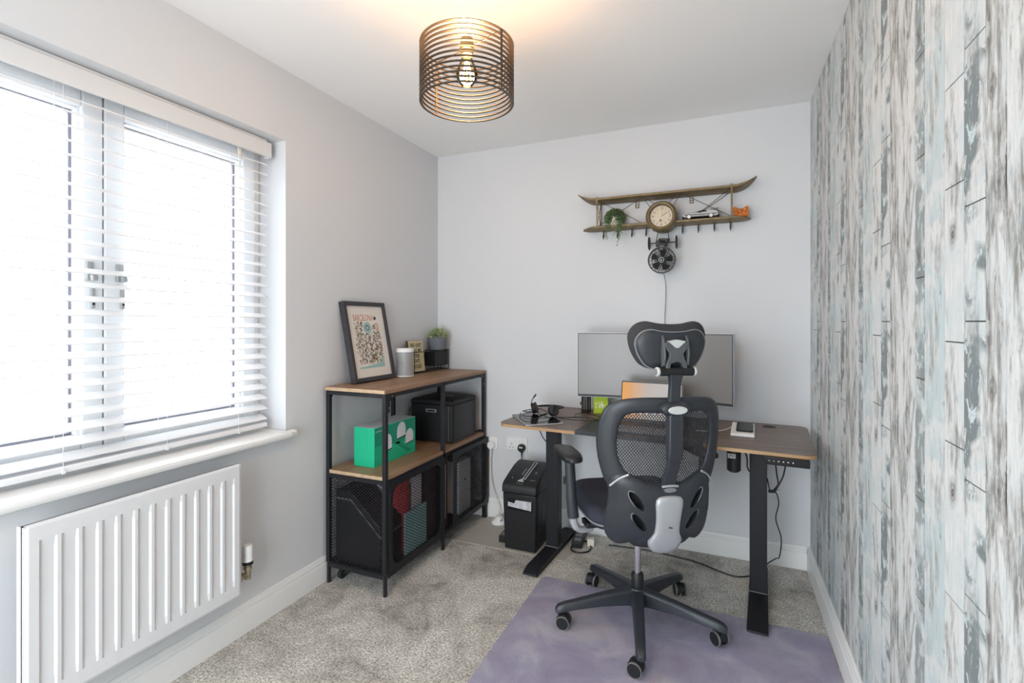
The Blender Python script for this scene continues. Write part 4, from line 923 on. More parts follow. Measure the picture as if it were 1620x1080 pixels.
mc = obj('mic_boom', MB().tube([hw(p) for p in ((-0.975, 2.555, HZ+0.040), (-0.968, 2.54, HZ+0.075), (-0.950, 2.53, HZ+0.100))], 0.0022, 6), 'black', hs)
obj('mic_tip', MB().cyl(hw((-0.952, 2.531, HZ+0.096)), hw((-0.938, 2.526, HZ+0.114)), 0.0042, 8), 'black', mc)
Z1 = HZ+0.003
obj('headset_cable', MB().tube([(-0.965, 2.545, HZ+0.010), (-1.02, 2.55, Z1+0.010), (-1.045, 2.60, Z1), (-1.03, 2.66, Z1), (-0.95, 2.64, Z1+0.012), (-0.88, 2.56, Z1+0.010), (-0.80, 2.50, Z1), (-0.72, 2.47, Z1), (-0.62, 2.48, Z1), (-0.56, 2.50, Z1)], 0.0022, 6), 'black', hs, 0, True)['label'] = 'black headset cable trailing across the desk to the laptop'
obj('charging_cable', MB().tube([(-1.04, 2.56, Z1), (-1.0, 2.45, Z1+0.004), (-0.93, 2.38, Z1+0.004), (-0.86, 2.42, Z1+0.008), (-0.78, 2.56, DZ+0.003), (-0.70, 2.60, DZ+0.003), (-0.60, 2.56, DZ+0.003)], 0.0018, 6), 'black', tb, 0, True)['label'] = 'thin black cable looped over the tablet'
obj('coiled_cable', MB().tube([(-0.73, 2.58, DZ+0.003), (-0.745, 2.63, DZ+0.010), (-0.70, 2.66, DZ+0.014), (-0.60, 2.62, DZ+0.006), (-0.55, 2.57, DZ+0.003)], 0.0018, 6), 'black', lp, 0, True)['label'] = 'thin dark cable arching in front of the dark canister'
# --- phone on a white stand
ph = thing('phone_stand', 'white wedge charging stand at the right of the desk', 'stand', (0.082, 2.545, DZ), math.radians(-3))
WD = Matrix.Rotation(math.radians(4), 4, 'X')
obj('wedge', MB().add([(-0.049, -0.10, 0), (0.049, -0.10, 0), (0.049, 0.10, 0), (-0.049, 0.10, 0), (-0.049, -0.10, 0.013), (0.049, -0.10, 0.013), (0.049, 0.10, 0.028), (-0.049, 0.10, 0.028)],
    [(0,3,2,1),(4,5,6,7),(0,1,5,4),(1,2,6,5),(2,3,7,6),(3,0,4,7)]), 'white', ph, 0.003)
po = thing('smartphone', 'dark smartphone lying on the white charging stand', 'phone', dpt(*[0, 0, 0]) if False else (0.090, 2.550, DZ+0.0215), math.radians(-3))
W4 = Matrix.Rotation(math.atan2(0.015, 0.2), 4, 'X')
obj('phone_case', MB().prism(rrect(0.070, 0.145, 0.010), 0.0, 0.0075, 'xy').xform(W4), 'black', po, 0.0015); obj('phone_screen', MB().prism(rrect(0.066, 0.140, 0.009), 0.0075, 0.0079, 'xy').xform(W4), 'blackgloss', po)
obj('phone_cable', MB().tube([(0.033, 2.60, DZ+0.012), (0.018, 2.585, DZ+0.004), (-0.01, 2.54, DZ+0.003), (-0.06, 2.50, DZ+0.003), (-0.12, 2.49, DZ+0.003)], 0.0022, 6), 'cream', ph, 0, True)['label'] = 'cream cable leading to the white charging stand'

# ================================================================== OFFICE CHAIR
CH = math.radians(32.5)
ch = thing('office_chair', 'black mesh-backed office chair with headrest at the desk', 'chair', (-0.336, 2.138, 0), CH)
A0 = math.radians(-7)-CH
ZMAT = 0.0036
for k in range(5):
    a = A0+2*PI*k/5; Rz = Matrix.Rotation(a, 4, 'Z')
    secs = [(0.018, 0.026, 0.082, 0.150), (0.06, 0.025, 0.086, 0.146), (0.16, 0.0225, 0.086, 0.130), (0.26, 0.020, 0.078, 0.111), (0.315, 0.019, 0.070, 0.102), (0.340, 0.018, 0.066, 0.094), (0.352, 0.012, 0.066, 0.082)]
    mb = MB()
    for x, hwid, za, zb2 in secs:
        mb.v += [(x, -hwid, za), (x, hwid, za), (x, hwid*0.92, zb2-0.008), (x, hwid*0.60, zb2), (x, -hwid*0.60, zb2), (x, -hwid*0.92, zb2-0.008)]
    n = 6; kk = len(secs)
    mb.f += [(i*n+j, i*n+(j+1) % n, (i+1)*n+(j+1) % n, (i+1)*n+j) for i in range(kk-1) for j in range(n)] + [tuple(range(n)), tuple(range((kk-1)*n, kk*n))]
    arm = obj('base_arm', mb.xform(Rz), 'chairplastic', ch, 0.002)
    # castor, each swivelled its own way
    sw = (0.9, 2.4, 0.5, 1.1, 2.8)[k]; on_mat = k not in (1, 2)
    zc = 0.0275+(ZMAT if on_mat else 0.0)
    Cm = Rz @ Matrix.Translation((0.335, 0, 0)) @ Matrix.Rotation(sw, 4, 'Z')
    cst_ = obj('castor', MB().cyl(Cm @ Vector((0, 0, 0.050)), Cm @ Vector((0, 0, 0.074)), 0.007, 10).add([Cm @ Vector((-0.013+0.026*q, 0.018-0.030*1*math.cos(t)+0.0, zc+0.030*math.sin(t))) for q in (0, 1) for t in [PI*i/10 for i in range(11)]],
        [(i, i+1, 12+i, 11+i) for i in range(10)] + [tuple(range(11)), tuple(range(21, 10, -1))]), 'black', arm)
    for sx in (-1, 1):
        c0 = Cm @ Vector((sx*0.008, 0.018, zc)); c1 = Cm @ Vector((sx*0.026, 0.018, zc))
        obj('wheel', MB().cyl(c0, c1, 0.0272, 20), 'black', arm, 0.003)
        c2 = Cm @ Vector((sx*0.0175, 0.018, zc)); c3 = Cm @ Vector((sx*0.0265, 0.018, zc))
        obj('tread', annulus(0.0240, 0.0278, -0.0035, 0.0035, 24).xform(Matrix.Translation((c2+c3)/2) @ (c3-c2).normalized().to_track_quat('Z', 'Y').to_matrix().to_4x4()), 'greywheel', arm)
obj('hub', MB().lathe([(0.022, 0.062), (0.030, 0.068), (0.040, 0.085), (0.040, 0.140), (0.034, 0.152), (0.028, 0.154)], 24), 'chairplastic', ch)
obj('sleeve', MB().lathe([(0.026, 0.150), (0.026, 0.205), (0.023, 0.210), (0.014, 0.210)], 24), 'black', ch)
obj('gas_lift', MB().cyl((0, 0, 0.20), (0, 0, 0.405), 0.0140, 20), 'chrome', ch)
obj('mechanism', MB().box((-0.09, -0.13, 0.395), (0.09, 0.12, 0.447)).box((-0.03, -0.235, 0.405), (0.03, -0.10, 0.440)), 'black', ch, 0.010)
obj('tilt_lever', MB().tube([(0.08, 0.02, 0.415), (0.17, 0.03, 0.410), (0.23, 0.035, 0.405)], 0.005, 8), 'black', ch)
# seat: contoured cushion
ns_ = 28; seat = MB()
def seat_out(t, s_=1.0):
    a = 2*PI*t; c, s2 = math.cos(a), math.sin(a)
    e = 2/5.5; return (0.238*s_*math.copysign(abs(c)**e, c), 0.055+0.213*s_*math.copysign(abs(s2)**e, s2))
lev = [(0.55, 0.447), (0.86, 0.449), (0.95, 0.456), (0.995, 0.472), (1.0, 0.488), (0.985, 0.505), (0.94, 0.516), (0.80, 0.518), (0.5, 0.512), (0.2, 0.510)]
N_ = 48
for s_, z in lev:
    for i in range(N_):
        x, y = seat_out(i/N_, s_); zz = z
        if z > 0.50: zz += 0.020*max(0, (y-0.10)/0.16)**1.5*(1 if y > 0.1 else 0)+0.10*x*x*1.2
        seat.v.append((x, y, zz))
seat.f += [(i*N_+j, i*N_+(j+1) % N_, (i+1)*N_+(j+1) % N_, (i+1)*N_+j) for i in range(len(lev)-1) for j in range(N_)] + [tuple(range(N_-1, -1, -1)), tuple(range((len(lev)-1)*N_, len(lev)*N_))]
st = obj('seat', seat, 'seatfab', ch, smooth=60)
obj('piping', MB().tube([(*seat_out(i/N_, 1.004), 0.476) for i in range(N_)], 0.0035, 6, True, 0), 'midgrey', st)
# arms
for sx in (-1, 1):
    ar = obj('arm_post', MB().tube([(sx*0.300, -0.010, 0.705), (sx*0.296, -0.012, 0.62), (sx*0.292, -0.016, 0.53), (sx*0.286, -0.018, 0.470)], [0.021, 0.0215, 0.0225, 0.0235], 14), 'chairplastic', ch)
    obj('arm_foot', MB().tube([(sx*0.288, -0.018, 0.480), (sx*0.280, -0.018, 0.440), (sx*0.255, -0.014, 0.415), (sx*0.20, 0.0, 0.412)], [0.017, 0.016, 0.014, 0.014], 10), 'silver', ar)
    obj('arm_bracket', MB().box((min(sx*0.08, sx*0.235), -0.035, 0.424), (max(sx*0.08, sx*0.235), 0.035, 0.446)), 'black', ar, 0.004)
    obj('arm_collar', MB().cyl((sx*0.300, -0.010, 0.700), (sx*0.300, -0.010, 0.711), 0.0245, 18), 'silver', ar)
    obj('arm_button', MB().cbox((sx*0.322, -0.010, 0.62), (0.006, 0.012, 0.030)), 'black', ar, 0.002)
    pad = MB(); n = 24
    for s_, z in ((0.90, 0.711), (1.0, 0.717), (1.0, 0.728), (0.93, 0.737), (0.6, 0.741), (0.2, 0.742)):
        for i in range(n):
            a = 2*PI*i/n; c, s2 = math.cos(a), math.sin(a); e = 2/3.0
            y = 0.138*s_*math.copysign(abs(s2)**e, s2); wid = 0.046-0.010*((y+0.138)/0.276)
            x = wid*s_*math.copysign(abs(c)**e, c) - 0.06*max(0, y)**1.0*sx*0.35
            pad.v.append((sx*0.302+x-(0.036 if sx > 0 else 0), (0.028 if sx < 0 else 0.0)+y, z-0.010*max(0, (y-0.05)/0.075)*(1 if y > 0.05 else 0)))
    pad.f += [(i*n+j, i*n+(j+1) % n, (i+1)*n+(j+1) % n, (i+1)*n+j) for i in range(5) for j in range(n)] + [tuple(range(n-1, -1, -1)), tuple(range(5*n, 6*n))]
    obj('arm_pad', pad, 'black', ar, smooth=60)
# back
def ys(x, z): return -0.238-0.115*(z-0.45)+1.4*x*x+0.9*(max(0, 0.62-z))**2*0.6
def mirror(half): return half + [(-x, z) for x, z in reversed(half) if x > 1e-6]
def resample(poly, n, c):
    """n points by equal angle about c"""
    out = []
    for i in range(n):
        a = 2*PI*i/n; d = (math.cos(a), math.sin(a)); best = None
        for k in range(len(poly)):
            (x0, y0), (x1, y1) = poly[k-1], poly[k]; ex, ey = x1-x0, y1-y0; det = d[0]*(-ey)+ex*d[1]
            if abs(det) < 1e-12: continue
            t = ((x0-c[0])*(-ey)+ex*(y0-c[1]))/det; u_ = (d[0]*(y0-c[1])-d[1]*(x0-c[0]))/det
            if t > 0 and -1e-9 <= u_ <= 1+1e-9 and (best is None or t > best): best = t
        out.append((c[0]+d[0]*best, c[1]+d[1]*best))
    return out
def smoothpoly(half, k=4):
    pts = [Vector((x, z, 0)) for x, z in mirror(half)]; return [(p.x, p.y) for p in spline(pts, k, True)]
outer = smoothpoly([(0, 0.996), (0.11, 0.995), (0.180, 0.984), (0.224, 0.955), (0.243, 0.90), (0.250, 0.835), (0.243, 0.765), (0.228, 0.705), (0.213, 0.668), (0.17, 0.640), (0.09, 0.632), (0, 0.630)])
inner = smoothpoly([(0, 0.936), (0.10, 0.938), (0.152, 0.931), (0.174, 0.90), (0.184, 0.84), (0.178, 0.775), (0.150, 0.715), (0.08, 0.676), (0, 0.668)])
NB = 96; CB = (0, 0.81)
ro, ri = resample(outer, NB, CB), resample(inner, NB, CB)
bf = MB(); K = 12
for i in range(NB):
    for j in range(K):
        a = 2*PI*j/K; t = 0.5+0.5*math.cos(a); x = ri[i][0]+(ro[i][0]-ri[i][0])*t; z = ri[i][1]+(ro[i][1]-ri[i][1])*t
        bf.v.append((x, ys(x, z)+0.013*math.copysign(abs(math.sin(a))**0.7, math.sin(a)), z))
bf.f += [(i*K+j, ((i+1) % NB)*K+j, ((i+1) % NB)*K+(j+1) % K, i*K+(j+1) % K) for i in range(NB) for j in range(K)]
bk = obj('back_frame', bf, 'chairplastic', ch, smooth=70)
ms = lattice(MB(), [(x*1.03, 0.81+(z-0.81)*1.03) for x, z in ri], 0.0082, 1.35, 0.0026, lambda a, b, t: (a, ys(a, b)+0.004+t, b), 0.012)
mo_ = obj('back_mesh', ms, 'fabric', bk, smooth=0); mo_['kind'] = 'stuff'
# lower shell
shell_o = smoothpoly([(0, 0.668), (0.07, 0.676), (0.135, 0.706), (0.190, 0.712), (0.212, 0.685), (0.203, 0.64), (0.205, 0.58), (0.212, 0.52), (0.205, 0.465), (0.180, 0.432), (0.145, 0.424), (0.125, 0.436), (0.10, 0.420), (0.05, 0.414), (0, 0.414)])
so = resample(shell_o, NB, (0, 0.56)); sh2 = MB(); rings_ = [1.0, 0.995, 0.98, 0.93, 0.8, 0.6, 0.4, 0.2]
for side in (0, 1):
    for q, s_ in enumerate(rings_):
        for x, z in so:
            xx, zz = x*s_, 0.56+(z-0.56)*s_; bulge = 0.020*(1-s_**4)
            sh2.v.append((xx, ys(xx, zz)+(0.006 if side else (-0.004-0.008*min(1, (1-s_)*12)-bulge)), zz))
nr = len(rings_)
for side in (0, 1):
    b = side*nr*NB
    sh2.f += [(b+q*NB+i, b+q*NB+(i+1) % NB, b+(q+1)*NB+(i+1) % NB, b+(q+1)*NB+i) for q in range(nr-1) for i in range(NB)] + [tuple(b+(nr-1)*NB+i for i in range(NB))]
sh2.f += [(i, (i+1) % NB, nr*NB+(i+1) % NB, nr*NB+i) for i in range(NB)]
sho = obj('back_shell', sh2, 'chairplastic', ch, smooth=50)
ct = MB()
for sx in (-1, 1):
    for cx, cz, l_, w_, an in ((0.118, 0.612, 0.042, 0.0135, 0.95), (0.104, 0.528, 0.040, 0.0135, 0.95)):
        el = [(cx*sx+(l_*math.cos(t)*math.cos(an)-w_*math.sin(t)*math.sin(an))*sx, cz+l_*math.cos(t)*math.sin(an)+w_*math.sin(t)*math.cos(an)) for t in [2*PI*i/20 for i in range(20)]]
        ct.prism(el, -0.40, -0.10, 'xz')
cut = obj('cutter', ct, 'black'); cut.matrix_basis = ch.matrix_basis.copy()
boolean_cut(sho, cut)
for sx in (-1, 1):
    obj('seam_trim', MB().tube([(sx*x, ys(x, z)-0.016, z) for x, z in ((0.145, 0.708), (0.175, 0.690), (0.198, 0.667), (0.205, 0.660))], 0.0042, 8), 'silver', bk)
    for cz in (0.612, 0.528):
        cx = 0.118 if cz > 0.6 else 0.104
        el = [(cx*sx+(0.045*math.cos(t)*math.cos(0.95)-0.0165*math.sin(t)*math.sin(0.95))*sx, cz+0.045*math.cos(t)*math.sin(0.95)+0.0165*math.sin(t)*math.cos(0.95)) for t in [2*PI*i/20 for i in range(20)]]
        obj('slot_rim', MB().tube([(x, ys(x, z)-0.027, z) for x, z in el], 0.0022, 6, True, 0), 'midgrey', sho)
# lumbar pad behind the shell slots is the fabric back cushion
lum = MB(); lo2 = [(x*0.9, 0.56+(z-0.56)*0.9) for x, z in so]
for s_, d in ((1.0, 0.012), (0.9, 0.020), (0.6, 0.026), (0.2, 0.028)):
    for x, z in lo2: lum.v.append((x*s_, ys(x*s_, 0.56+(z-0.56)*s_)+d, 0.56+(z-0.56)*s_))
lum.f += [(q*NB+i, q*NB+(i+1) % NB, (q+1)*NB+(i+1) % NB, (q+1)*NB+i) for q in range(3) for i in range(NB)] + [tuple(3*NB+i for i in range(NB)), tuple(range(NB))]
obj('lumbar_pad', lum, 'fabric', ch, smooth=60)
# silver spine plate
sil = smoothpoly([(0, 0.634), (0.038, 0.630), (0.053, 0.615), (0.050, 0.575), (0.047, 0.53), (0.050, 0.485), (0.066, 0.455), (0.050, 0.415), (0.025, 0.404), (0, 0.402)])
sr_ = resample(sil, 64, (0, 0.52)); sv = MB()
for s_, d in ((1.0, 0.0), (1.0, 0.016), (0.95, 0.023), (0.8, 0.026), (0.4, 0.028)):
    for x, z in sr_: sv.v.append((x*s_, ys(x*s_, 0.52+(z-0.52)*s_)-0.018-d, 0.52+(z-0.52)*s_))
sv.f += [(q*64+i, q*64+(i+1) % 64, (q+1)*64+(i+1) % 64, (q+1)*64+i) for q in range(4) for i in range(64)] + [tuple(4*64+i for i in range(64)), tuple(range(64))]
spn = obj('spine_plate', sv, 'silver', ch, smooth=50)
obj('spine_mark', MB().cbox((0.004, ys(0, 0.515)-0.0475, 0.515), (0.014, 0.003, 0.003), (0, 0.2, 0)), 'ink', spn)
obj('badge', MB().prism([(0.024*math.cos(t), 0.655+0.009*math.sin(t)) for t in [2*PI*i/20 for i in range(20)]], ys(0, 0.655)-0.030, ys(0, 0.655)-0.010, 'xz'), 'midgrey', sho)
# column up to the headrest
def colpt(z, d): return ys(0, z)-d
def strap(secs):
    mb = MB()
    for z, d, hwid, th in secs:
        y = ys(0, z)-d; mb.v += [(-hwid, y, z), (-hwid*0.85, y-th, z), (hwid*0.85, y-th, z), (hwid, y, z)]
    k = len(secs); mb.f += [(i*4+j, i*4+(j+1) % 4, (i+1)*4+(j+1) % 4, (i+1)*4+j) for i in range(k-1) for j in range(4)] + [(0, 1, 2, 3), tuple(range((k-1)*4, k*4))]
    return mb
cl_ = obj('lower_column', strap([(0.655, 0.008, 0.030, 0.018), (0.70, 0.012, 0.028, 0.016), (0.74, 0.030, 0.026, 0.016), (0.79, 0.038, 0.026, 0.016)]), 'chairplastic', ch, 0.003)
obj('column_trim', MB().tube([(-0.031, ys(0, .668)-0.026, 0.668), (0, ys(0, .668)-0.029, 0.671), (0.031, ys(0, .668)-0.026, 0.668)], 0.0045, 8), 'silver', cl_)
obj('upper_column', strap([(0.772, 0.034, 0.031, 0.024), (0.80, 0.034, 0.031, 0.026), (0.90, 0.024, 0.031, 0.028), (0.965, 0.016, 0.030, 0.028)]), 'chairplastic', ch, 0.004)
jn = obj('joint_cap', MB().lathe([(0.0, 0.036), (0.040, 0.034), (0.052, 0.026), (0.056, 0.010), (0.054, -0.004)], 32, Matrix.Translation((0, ys(0, 0.958)-0.014, 0.958)) @ Matrix.Rotation(PI/2, 4, 'X') @ Matrix.Scale(0.50, 4, (0, 1, 0))), 'chairplastic', ch)
obj('joint_badge', MB().lathe([(0.0, 0.004), (0.034, 0.003), (0.037, 0.0)], 32, Matrix.Translation((0.002, ys(0, 0.956)-0.049, 0.956)) @ Matrix.Rotation(PI/2, 4, 'X') @ Matrix.Scale(0.40, 4, (0, 1, 0))), 'palegrey', jn)
stem = obj('headrest_stem', strap([(0.955, 0.012, 0.024, 0.020), (1.00, 0.012, 0.0235, 0.018), (1.055, 0.012, 0.0225, 0.018), (1.075, 0.012, 0.027, 0.020), (1.09, 0.012, 0.036, 0.020)]), 'chairplastic', ch, 0.003)
yt = ys(0, 1.093)-0.020
tb_ = obj('pivot_tube', MB().cyl((-0.066, yt, 1.093), (0.066, yt, 1.093), 0.0160, 24), 'black', ch, 0.001)
for sx in (-1, 1): obj('pivot_cap', MB().cyl((sx*0.064, yt, 1.093), (sx*0.075, yt, 1.093), 0.0168, 24), 'palegrey', tb_, 0.003)
obj('pivot_disc', MB().cyl((-0.0765, yt, 1.093), (-0.0755, yt, 1.093), 0.0115, 20), 'midgrey', tb_)
# headrest pad, shell, piping
def yh(x, z): return ys(0, 1.19)+0.038+1.1*x*x-0.10*(z-1.19)
hp_o = resample(smoothpoly([(0, 1.262), (0.05, 1.265), (0.095, 1.273), (0.128, 1.262), (0.148, 1.232), (0.149, 1.200), (0.135, 1.155), (0.105, 1.112), (0.06, 1.096), (0, 1.094)]), NB, (0, 1.185))
pd = MB(); prof2 = [(0.55, -0.028), (0.80, -0.026), (0.93, -0.020), (0.985, -0.010), (1.0, 0.002), (0.985, 0.016), (0.92, 0.028), (0.75, 0.034), (0.4, 0.036)]
for s_, d in prof2:
    for x, z in hp_o:
        xx, zz = x*s_, 1.185+(z-1.185)*s_; pd.v.append((xx, yh(xx, zz)+d, zz))
k = len(prof2)
pd.f += [(q*NB+i, q*NB+(i+1) % NB, (q+1)*NB+(i+1) % NB, (q+1)*NB+i) for q in range(k-1) for i in range(NB)] + [tuple(range(NB-1, -1, -1)), tuple(range((k-1)*NB, k*NB))]
hpad = obj('headrest_pad', pd, 'fabric', ch, smooth=60)
hs_o = [(x*0.90, 1.176+(z-1.185)*0.80-(0.006)) for x, z in hp_o]
hsl = MB()
for s_, d in ((1.0, -0.016), (0.99, -0.030), (0.93, -0.036), (0.6, -0.037), (0.2, -0.037)):
    for x, z in hs_o:
        xx, zz = x*s_, 1.172+(z-1.172)*s_; hsl.v.append((xx, yh(xx, zz)+d, zz))
hsl.f += [(q*NB+i, q*NB+(i+1) % NB, (q+1)*NB+(i+1) % NB, (q+1)*NB+i) for q in range(4) for i in range(NB)] + [tuple(range(NB-1, -1, -1)), tuple(range(4*NB, 5*NB))]
hshell = obj('headrest_shell', hsl, 'chairplastic', hpad, smooth=50)
obj('piping', MB().tube([(x*1.005, yh(x, z)-0.026, 1.172+(z-1.172)*1.01) for x, z in hs_o], 0.0036, 6, True, 0), 'midgrey', hpad)
yb0 = yh(0, 1.17)-0.036
for sx in (-1, 1):
    obj('bracket_fin', MB().prism([(yb0+0.004, 1.105), (yb0-0.018, 1.115), (yb0-0.026, 1.155), (yb0-0.016, 1.205), (yb0+0.004, 1.232)], sx*0.045-0.004, sx*0.045+0.004, 'yz'), 'yokegrey', hshell, 0.002)
obj('yoke', MB().prism([(-0.046, 1.196), (0, 1.203), (0.046, 1.196), (0.040, 1.176), (0.026, 1.156), (0.030, 1.140), (0.038, 1.125), (0.042, 1.098), (0.026, 1.098), (0.022, 1.120), (0, 1.128), (-0.022, 1.120), (-0.026, 1.098), (-0.042, 1.098), (-0.038, 1.125), (-0.030, 1.140), (-0.026, 1.156), (-0.040, 1.176)], yt-0.010, yt+0.012, 'xz'), 'yokegrey', hshell, 0.003)
obj('yoke_cap', MB().prism([(-0.034, 1.201), (0, 1.207), (0.034, 1.201), (0.018, 1.188), (0.006, 1.178), (0, 1.177), (-0.006, 1.178), (-0.018, 1.188)], yt-0.013, yt+0.014, 'xz'), 'palegrey', hshell, 0.001)

# ================================================================== AEROPLANE WALL SHELF
AX, AZ = -0.313, 1.806
ap = thing('aeroplane_wall_shelf', 'bronze biplane-shaped wall shelf with a clock in its nose', 'wall shelf', (AX, B, AZ))
def aw(x, y, z): return (x-AX, y-B, z-AZ)
YB, YF = B-0.004, B-0.124
def wing(x0, x1, zf, th, tip):
    """board with rounded plan ends; tip lifts the ends"""
    mb = MB(); n = 40; rows = []
    for i in range(n+1):
        t = i/n; t = 0.5-0.5*math.cos(PI*t); x = x0+(x1-x0)*t
        e = min(x-x0, x1-x); k = min(1.0, e/0.075); half = 0.060*math.sqrt(max(0.02, 1-(1-k)**2))
        z = zf+(tip*max(0, 1-e/0.105)**2 if tip else 0.0); h_ = th*(0.35+0.65*k)
        yc = (YB+YF)/2; rows.append([aw(x, yc-half, z+h_*0.25), aw(x, yc-half, z+h_*0.75), aw(x, yc-half*0.86, z+h_), aw(x, yc+half, z+h_), aw(x, yc+half, z), aw(x, yc-half*0.86, z)])
    for r_ in rows: mb.v += r_
    m = 6; mb.f += [(i*m+j, i*m+(j+1) % m, (i+1)*m+(j+1) % m, (i+1)*m+j) for i in range(n) for j in range(m)] + [tuple(range(m)), tuple(range(n*m, n*m+m))]
    return mb
obj('upper_wing', wing(-0.797, 0.158, 1.966, 0.018, 0.056), 'bronze', ap)
obj('lower_wing', wing(-0.765, 0.130, 1.806, 0.016, 0.0), 'bronze', ap)
for x in (-0.672, 0.038):
    for y in (YF+0.006, YB-0.012):
        obj('wing_strut', MB().cbox(aw(x, y, 1.894), (0.007, 0.005, 0.150)), 'bronze', ap)
obj('strut_cap', MB().cbox(aw(0.038, YF-0.001, 1.972), (0.010, 0.004, 0.030)), 'bronze', ap)
obj('strut_cap', MB().cbox(aw(-0.672, YF-0.001, 1.972), (0.010, 0.004, 0.030)), 'bronze', ap)
yf = YF+0.008
for a_, b_ in (((-0.672, yf, 1.822), (-0.672, YB-0.012, 1.966)), ((-0.672, YB-0.012, 1.822), (-0.672, yf, 1.966)), ((-0.66, yf, 1.964), (-0.425, yf, 1.824)), ((-0.415, yf, 1.964), (-0.66, yf, 1.824)), ((-0.415, yf, 1.964), (-0.375, yf, 1.905)), ((-0.41, yf, 1.964), (-0.352, yf, 1.922)),
        ((-0.215, yf, 1.964), (-0.250, yf, 1.905)), ((-0.225, yf, 1.964), (-0.275, yf, 1.922)), ((-0.210, yf, 1.964), (0.028, yf, 1.824)), ((0.030, yf, 1.964), (-0.120, yf, 1.850)), ((0.022, YB-0.012, 1.964), (-0.190, YB-0.012, 1.824)), ((-0.215, yf, 1.966), (-0.225, YB-0.02, 1.966))):
    obj('rigging_wire', MB().cyl(aw(*a_), aw(*b_), 0.0017, 6), 'iron', ap)
for x in (-0.462, -0.165):
    br = obj('hanger', MB().box(aw(x-0.010, YB-0.004, 1.930), aw(x-0.006, YB, 1.966)).box(aw(x+0.006, YB-0.004, 1.930), aw(x+0.010, YB, 1.966)).box(aw(x-0.010, YB-0.004, 1.930), aw(x+0.010, YB, 1.934)).box(aw(x-0.010, YB-0.004, 1.945), aw(x+0.010, YB, 1.948)), 'bronze', ap)
# clock
CM = Matrix.Translation(aw(-0.313, B, 1.845)) @ Matrix.Rotation(PI/2, 4, 'X')      # local z points into the room
ck = obj('clock_body', MB().lathe([(0.070, 0.004), (0.076, 0.020), (0.078, 0.060), (0.079, 0.066), (0.081, 0.080), (0.081, 0.092), (0.079, 0.098), (0.082, 0.1240), (0.082, 0.1420), (0.078, 0.1520), (0.070, 0.1580), (0.064, 0.1560), (0.059, 0.1460), (0.0585, 0.1320), (0.0, 0.1320)], 48, CM), 'bronze', ap, smooth=40)
for a in range(8):
    t = 2*PI*a/8+0.2; obj('bolt', MB().cyl(CM @ Vector((0.079*math.cos(t), 0.079*math.sin(t), 0.088)), CM @ Vector((0.085*math.cos(t), 0.085*math.sin(t), 0.088)), 0.004, 8), 'bronze', ck)
fa = obj('dial', MB().lathe([(0.058, 0.1325), (0.058, 0.1335), (0.0, 0.1335)], 40, CM), 'dial', ck)
for r0, r1 in ((0.0325, 0.0332), (0.021, 0.0216)): obj('dial_ring', annulus(r0, r1, 0.1335, 0.1338, 40).xform(CM), 'brownink', fa)
for k, nm in enumerate(('12', '1', '2', '3', '4', '5', '6', '7', '8', '9', '10', '11')):
    t = PI/2-2*PI*k/12; obj('numeral', text(nm, 0.017 if k % 3 else 0.022, 0.0002).xform(CM @ Matrix.Translation((0.045*math.cos(t), 0.045*math.sin(t), 0.1338))), 'ink', fa, smooth=0)
obj('seconds_dial', annulus(0.0, 0.0065, 0.1336, 0.1340, 20).xform(CM @ Matrix.Translation((-0.004, -0.022, 0))), 'brownink', fa)
for an, l_, w_ in ((PI/2-0.02, 0.028, 0.0032), (PI/2-1.02, 0.042, 0.0026), (-PI/2-0.3, 0.014, 0.0018)):
    obj('clock_hand', MB().add([(0, -w_/2, 0), (l_*0.7, -w_*0.7, 0), (l_, 0, 0), (l_*0.7, w_*0.7, 0), (0, w_/2, 0)], [(0, 1, 2, 3, 4)]).xform(CM @ Matrix.Translation((0, 0, 0.1350)) @ Matrix.Rotation(an, 4, 'Z')), 'gold' if l_ < 0.04 else 'brownink', fa, smooth=0)
obj('hand_pin', MB().lathe([(0.003, 0.1338), (0.003, 0.1365), (0.0, 0.1370)], 12, CM), 'gold', fa)
obj('clock_glass', MB().lathe([(0.0585, 0.1420), (0.0585, 0.1430), (0.0, 0.1432)], 40, CM), 'glass', ck)
# undercarriage
obj('axle', MB().cyl(aw(-0.384, B-0.062, 1.711), aw(-0.242, B-0.062, 1.711), 0.0028, 8), 'iron', ap)
for x in (-0.350, -0.276): obj('gear_leg', MB().cyl(aw(x, B-0.062, 1.711), aw(x+(0.012 if x < -0.3 else -0.012), B-0.062, 1.778), 0.0022, 6), 'iron', ap)
for x in (-0.386, -0.240):
    wh = obj('wheel', MB().lathe([(0.0, -0.003), (0.020, -0.003), (0.030, -0.0045), (0.036, -0.003), (0.0375, 0.0), (0.036, 0.003), (0.030, 0.0045), (0.020, 0.003), (0.0, 0.003)], 28, Matrix.Translation(aw(x, B-0.062, 1.711)) @ Matrix.Rotation(PI/2, 4, 'Y')), 'iron', ap)
    obj('wheel_hub', MB().cyl(aw(x-0.006, B-0.062, 1.711), aw(x+0.006, B-0.062, 1.711), 0.007, 10), 'bronze', wh)
for x in (-0.650, -0.568, -0.486, -0.406, -0.210, -0.128, -0.047, 0.033):
    hk = obj('hook_plate', MB().box(aw(x-0.0045, B-0.040, 1.768), aw(x+0.0045, B-0.037, 1.808)), 'iron', ap)
    obj('hook', MB().tube([aw(x, B-0.040, 1.783), aw(x, B-0.040, 1.765), aw(x, B-0.050, 1.757), aw(x, B-0.060, 1.764), aw(x, B-0.062, 1.775)], 0.0022, 6), 'iron', hk)

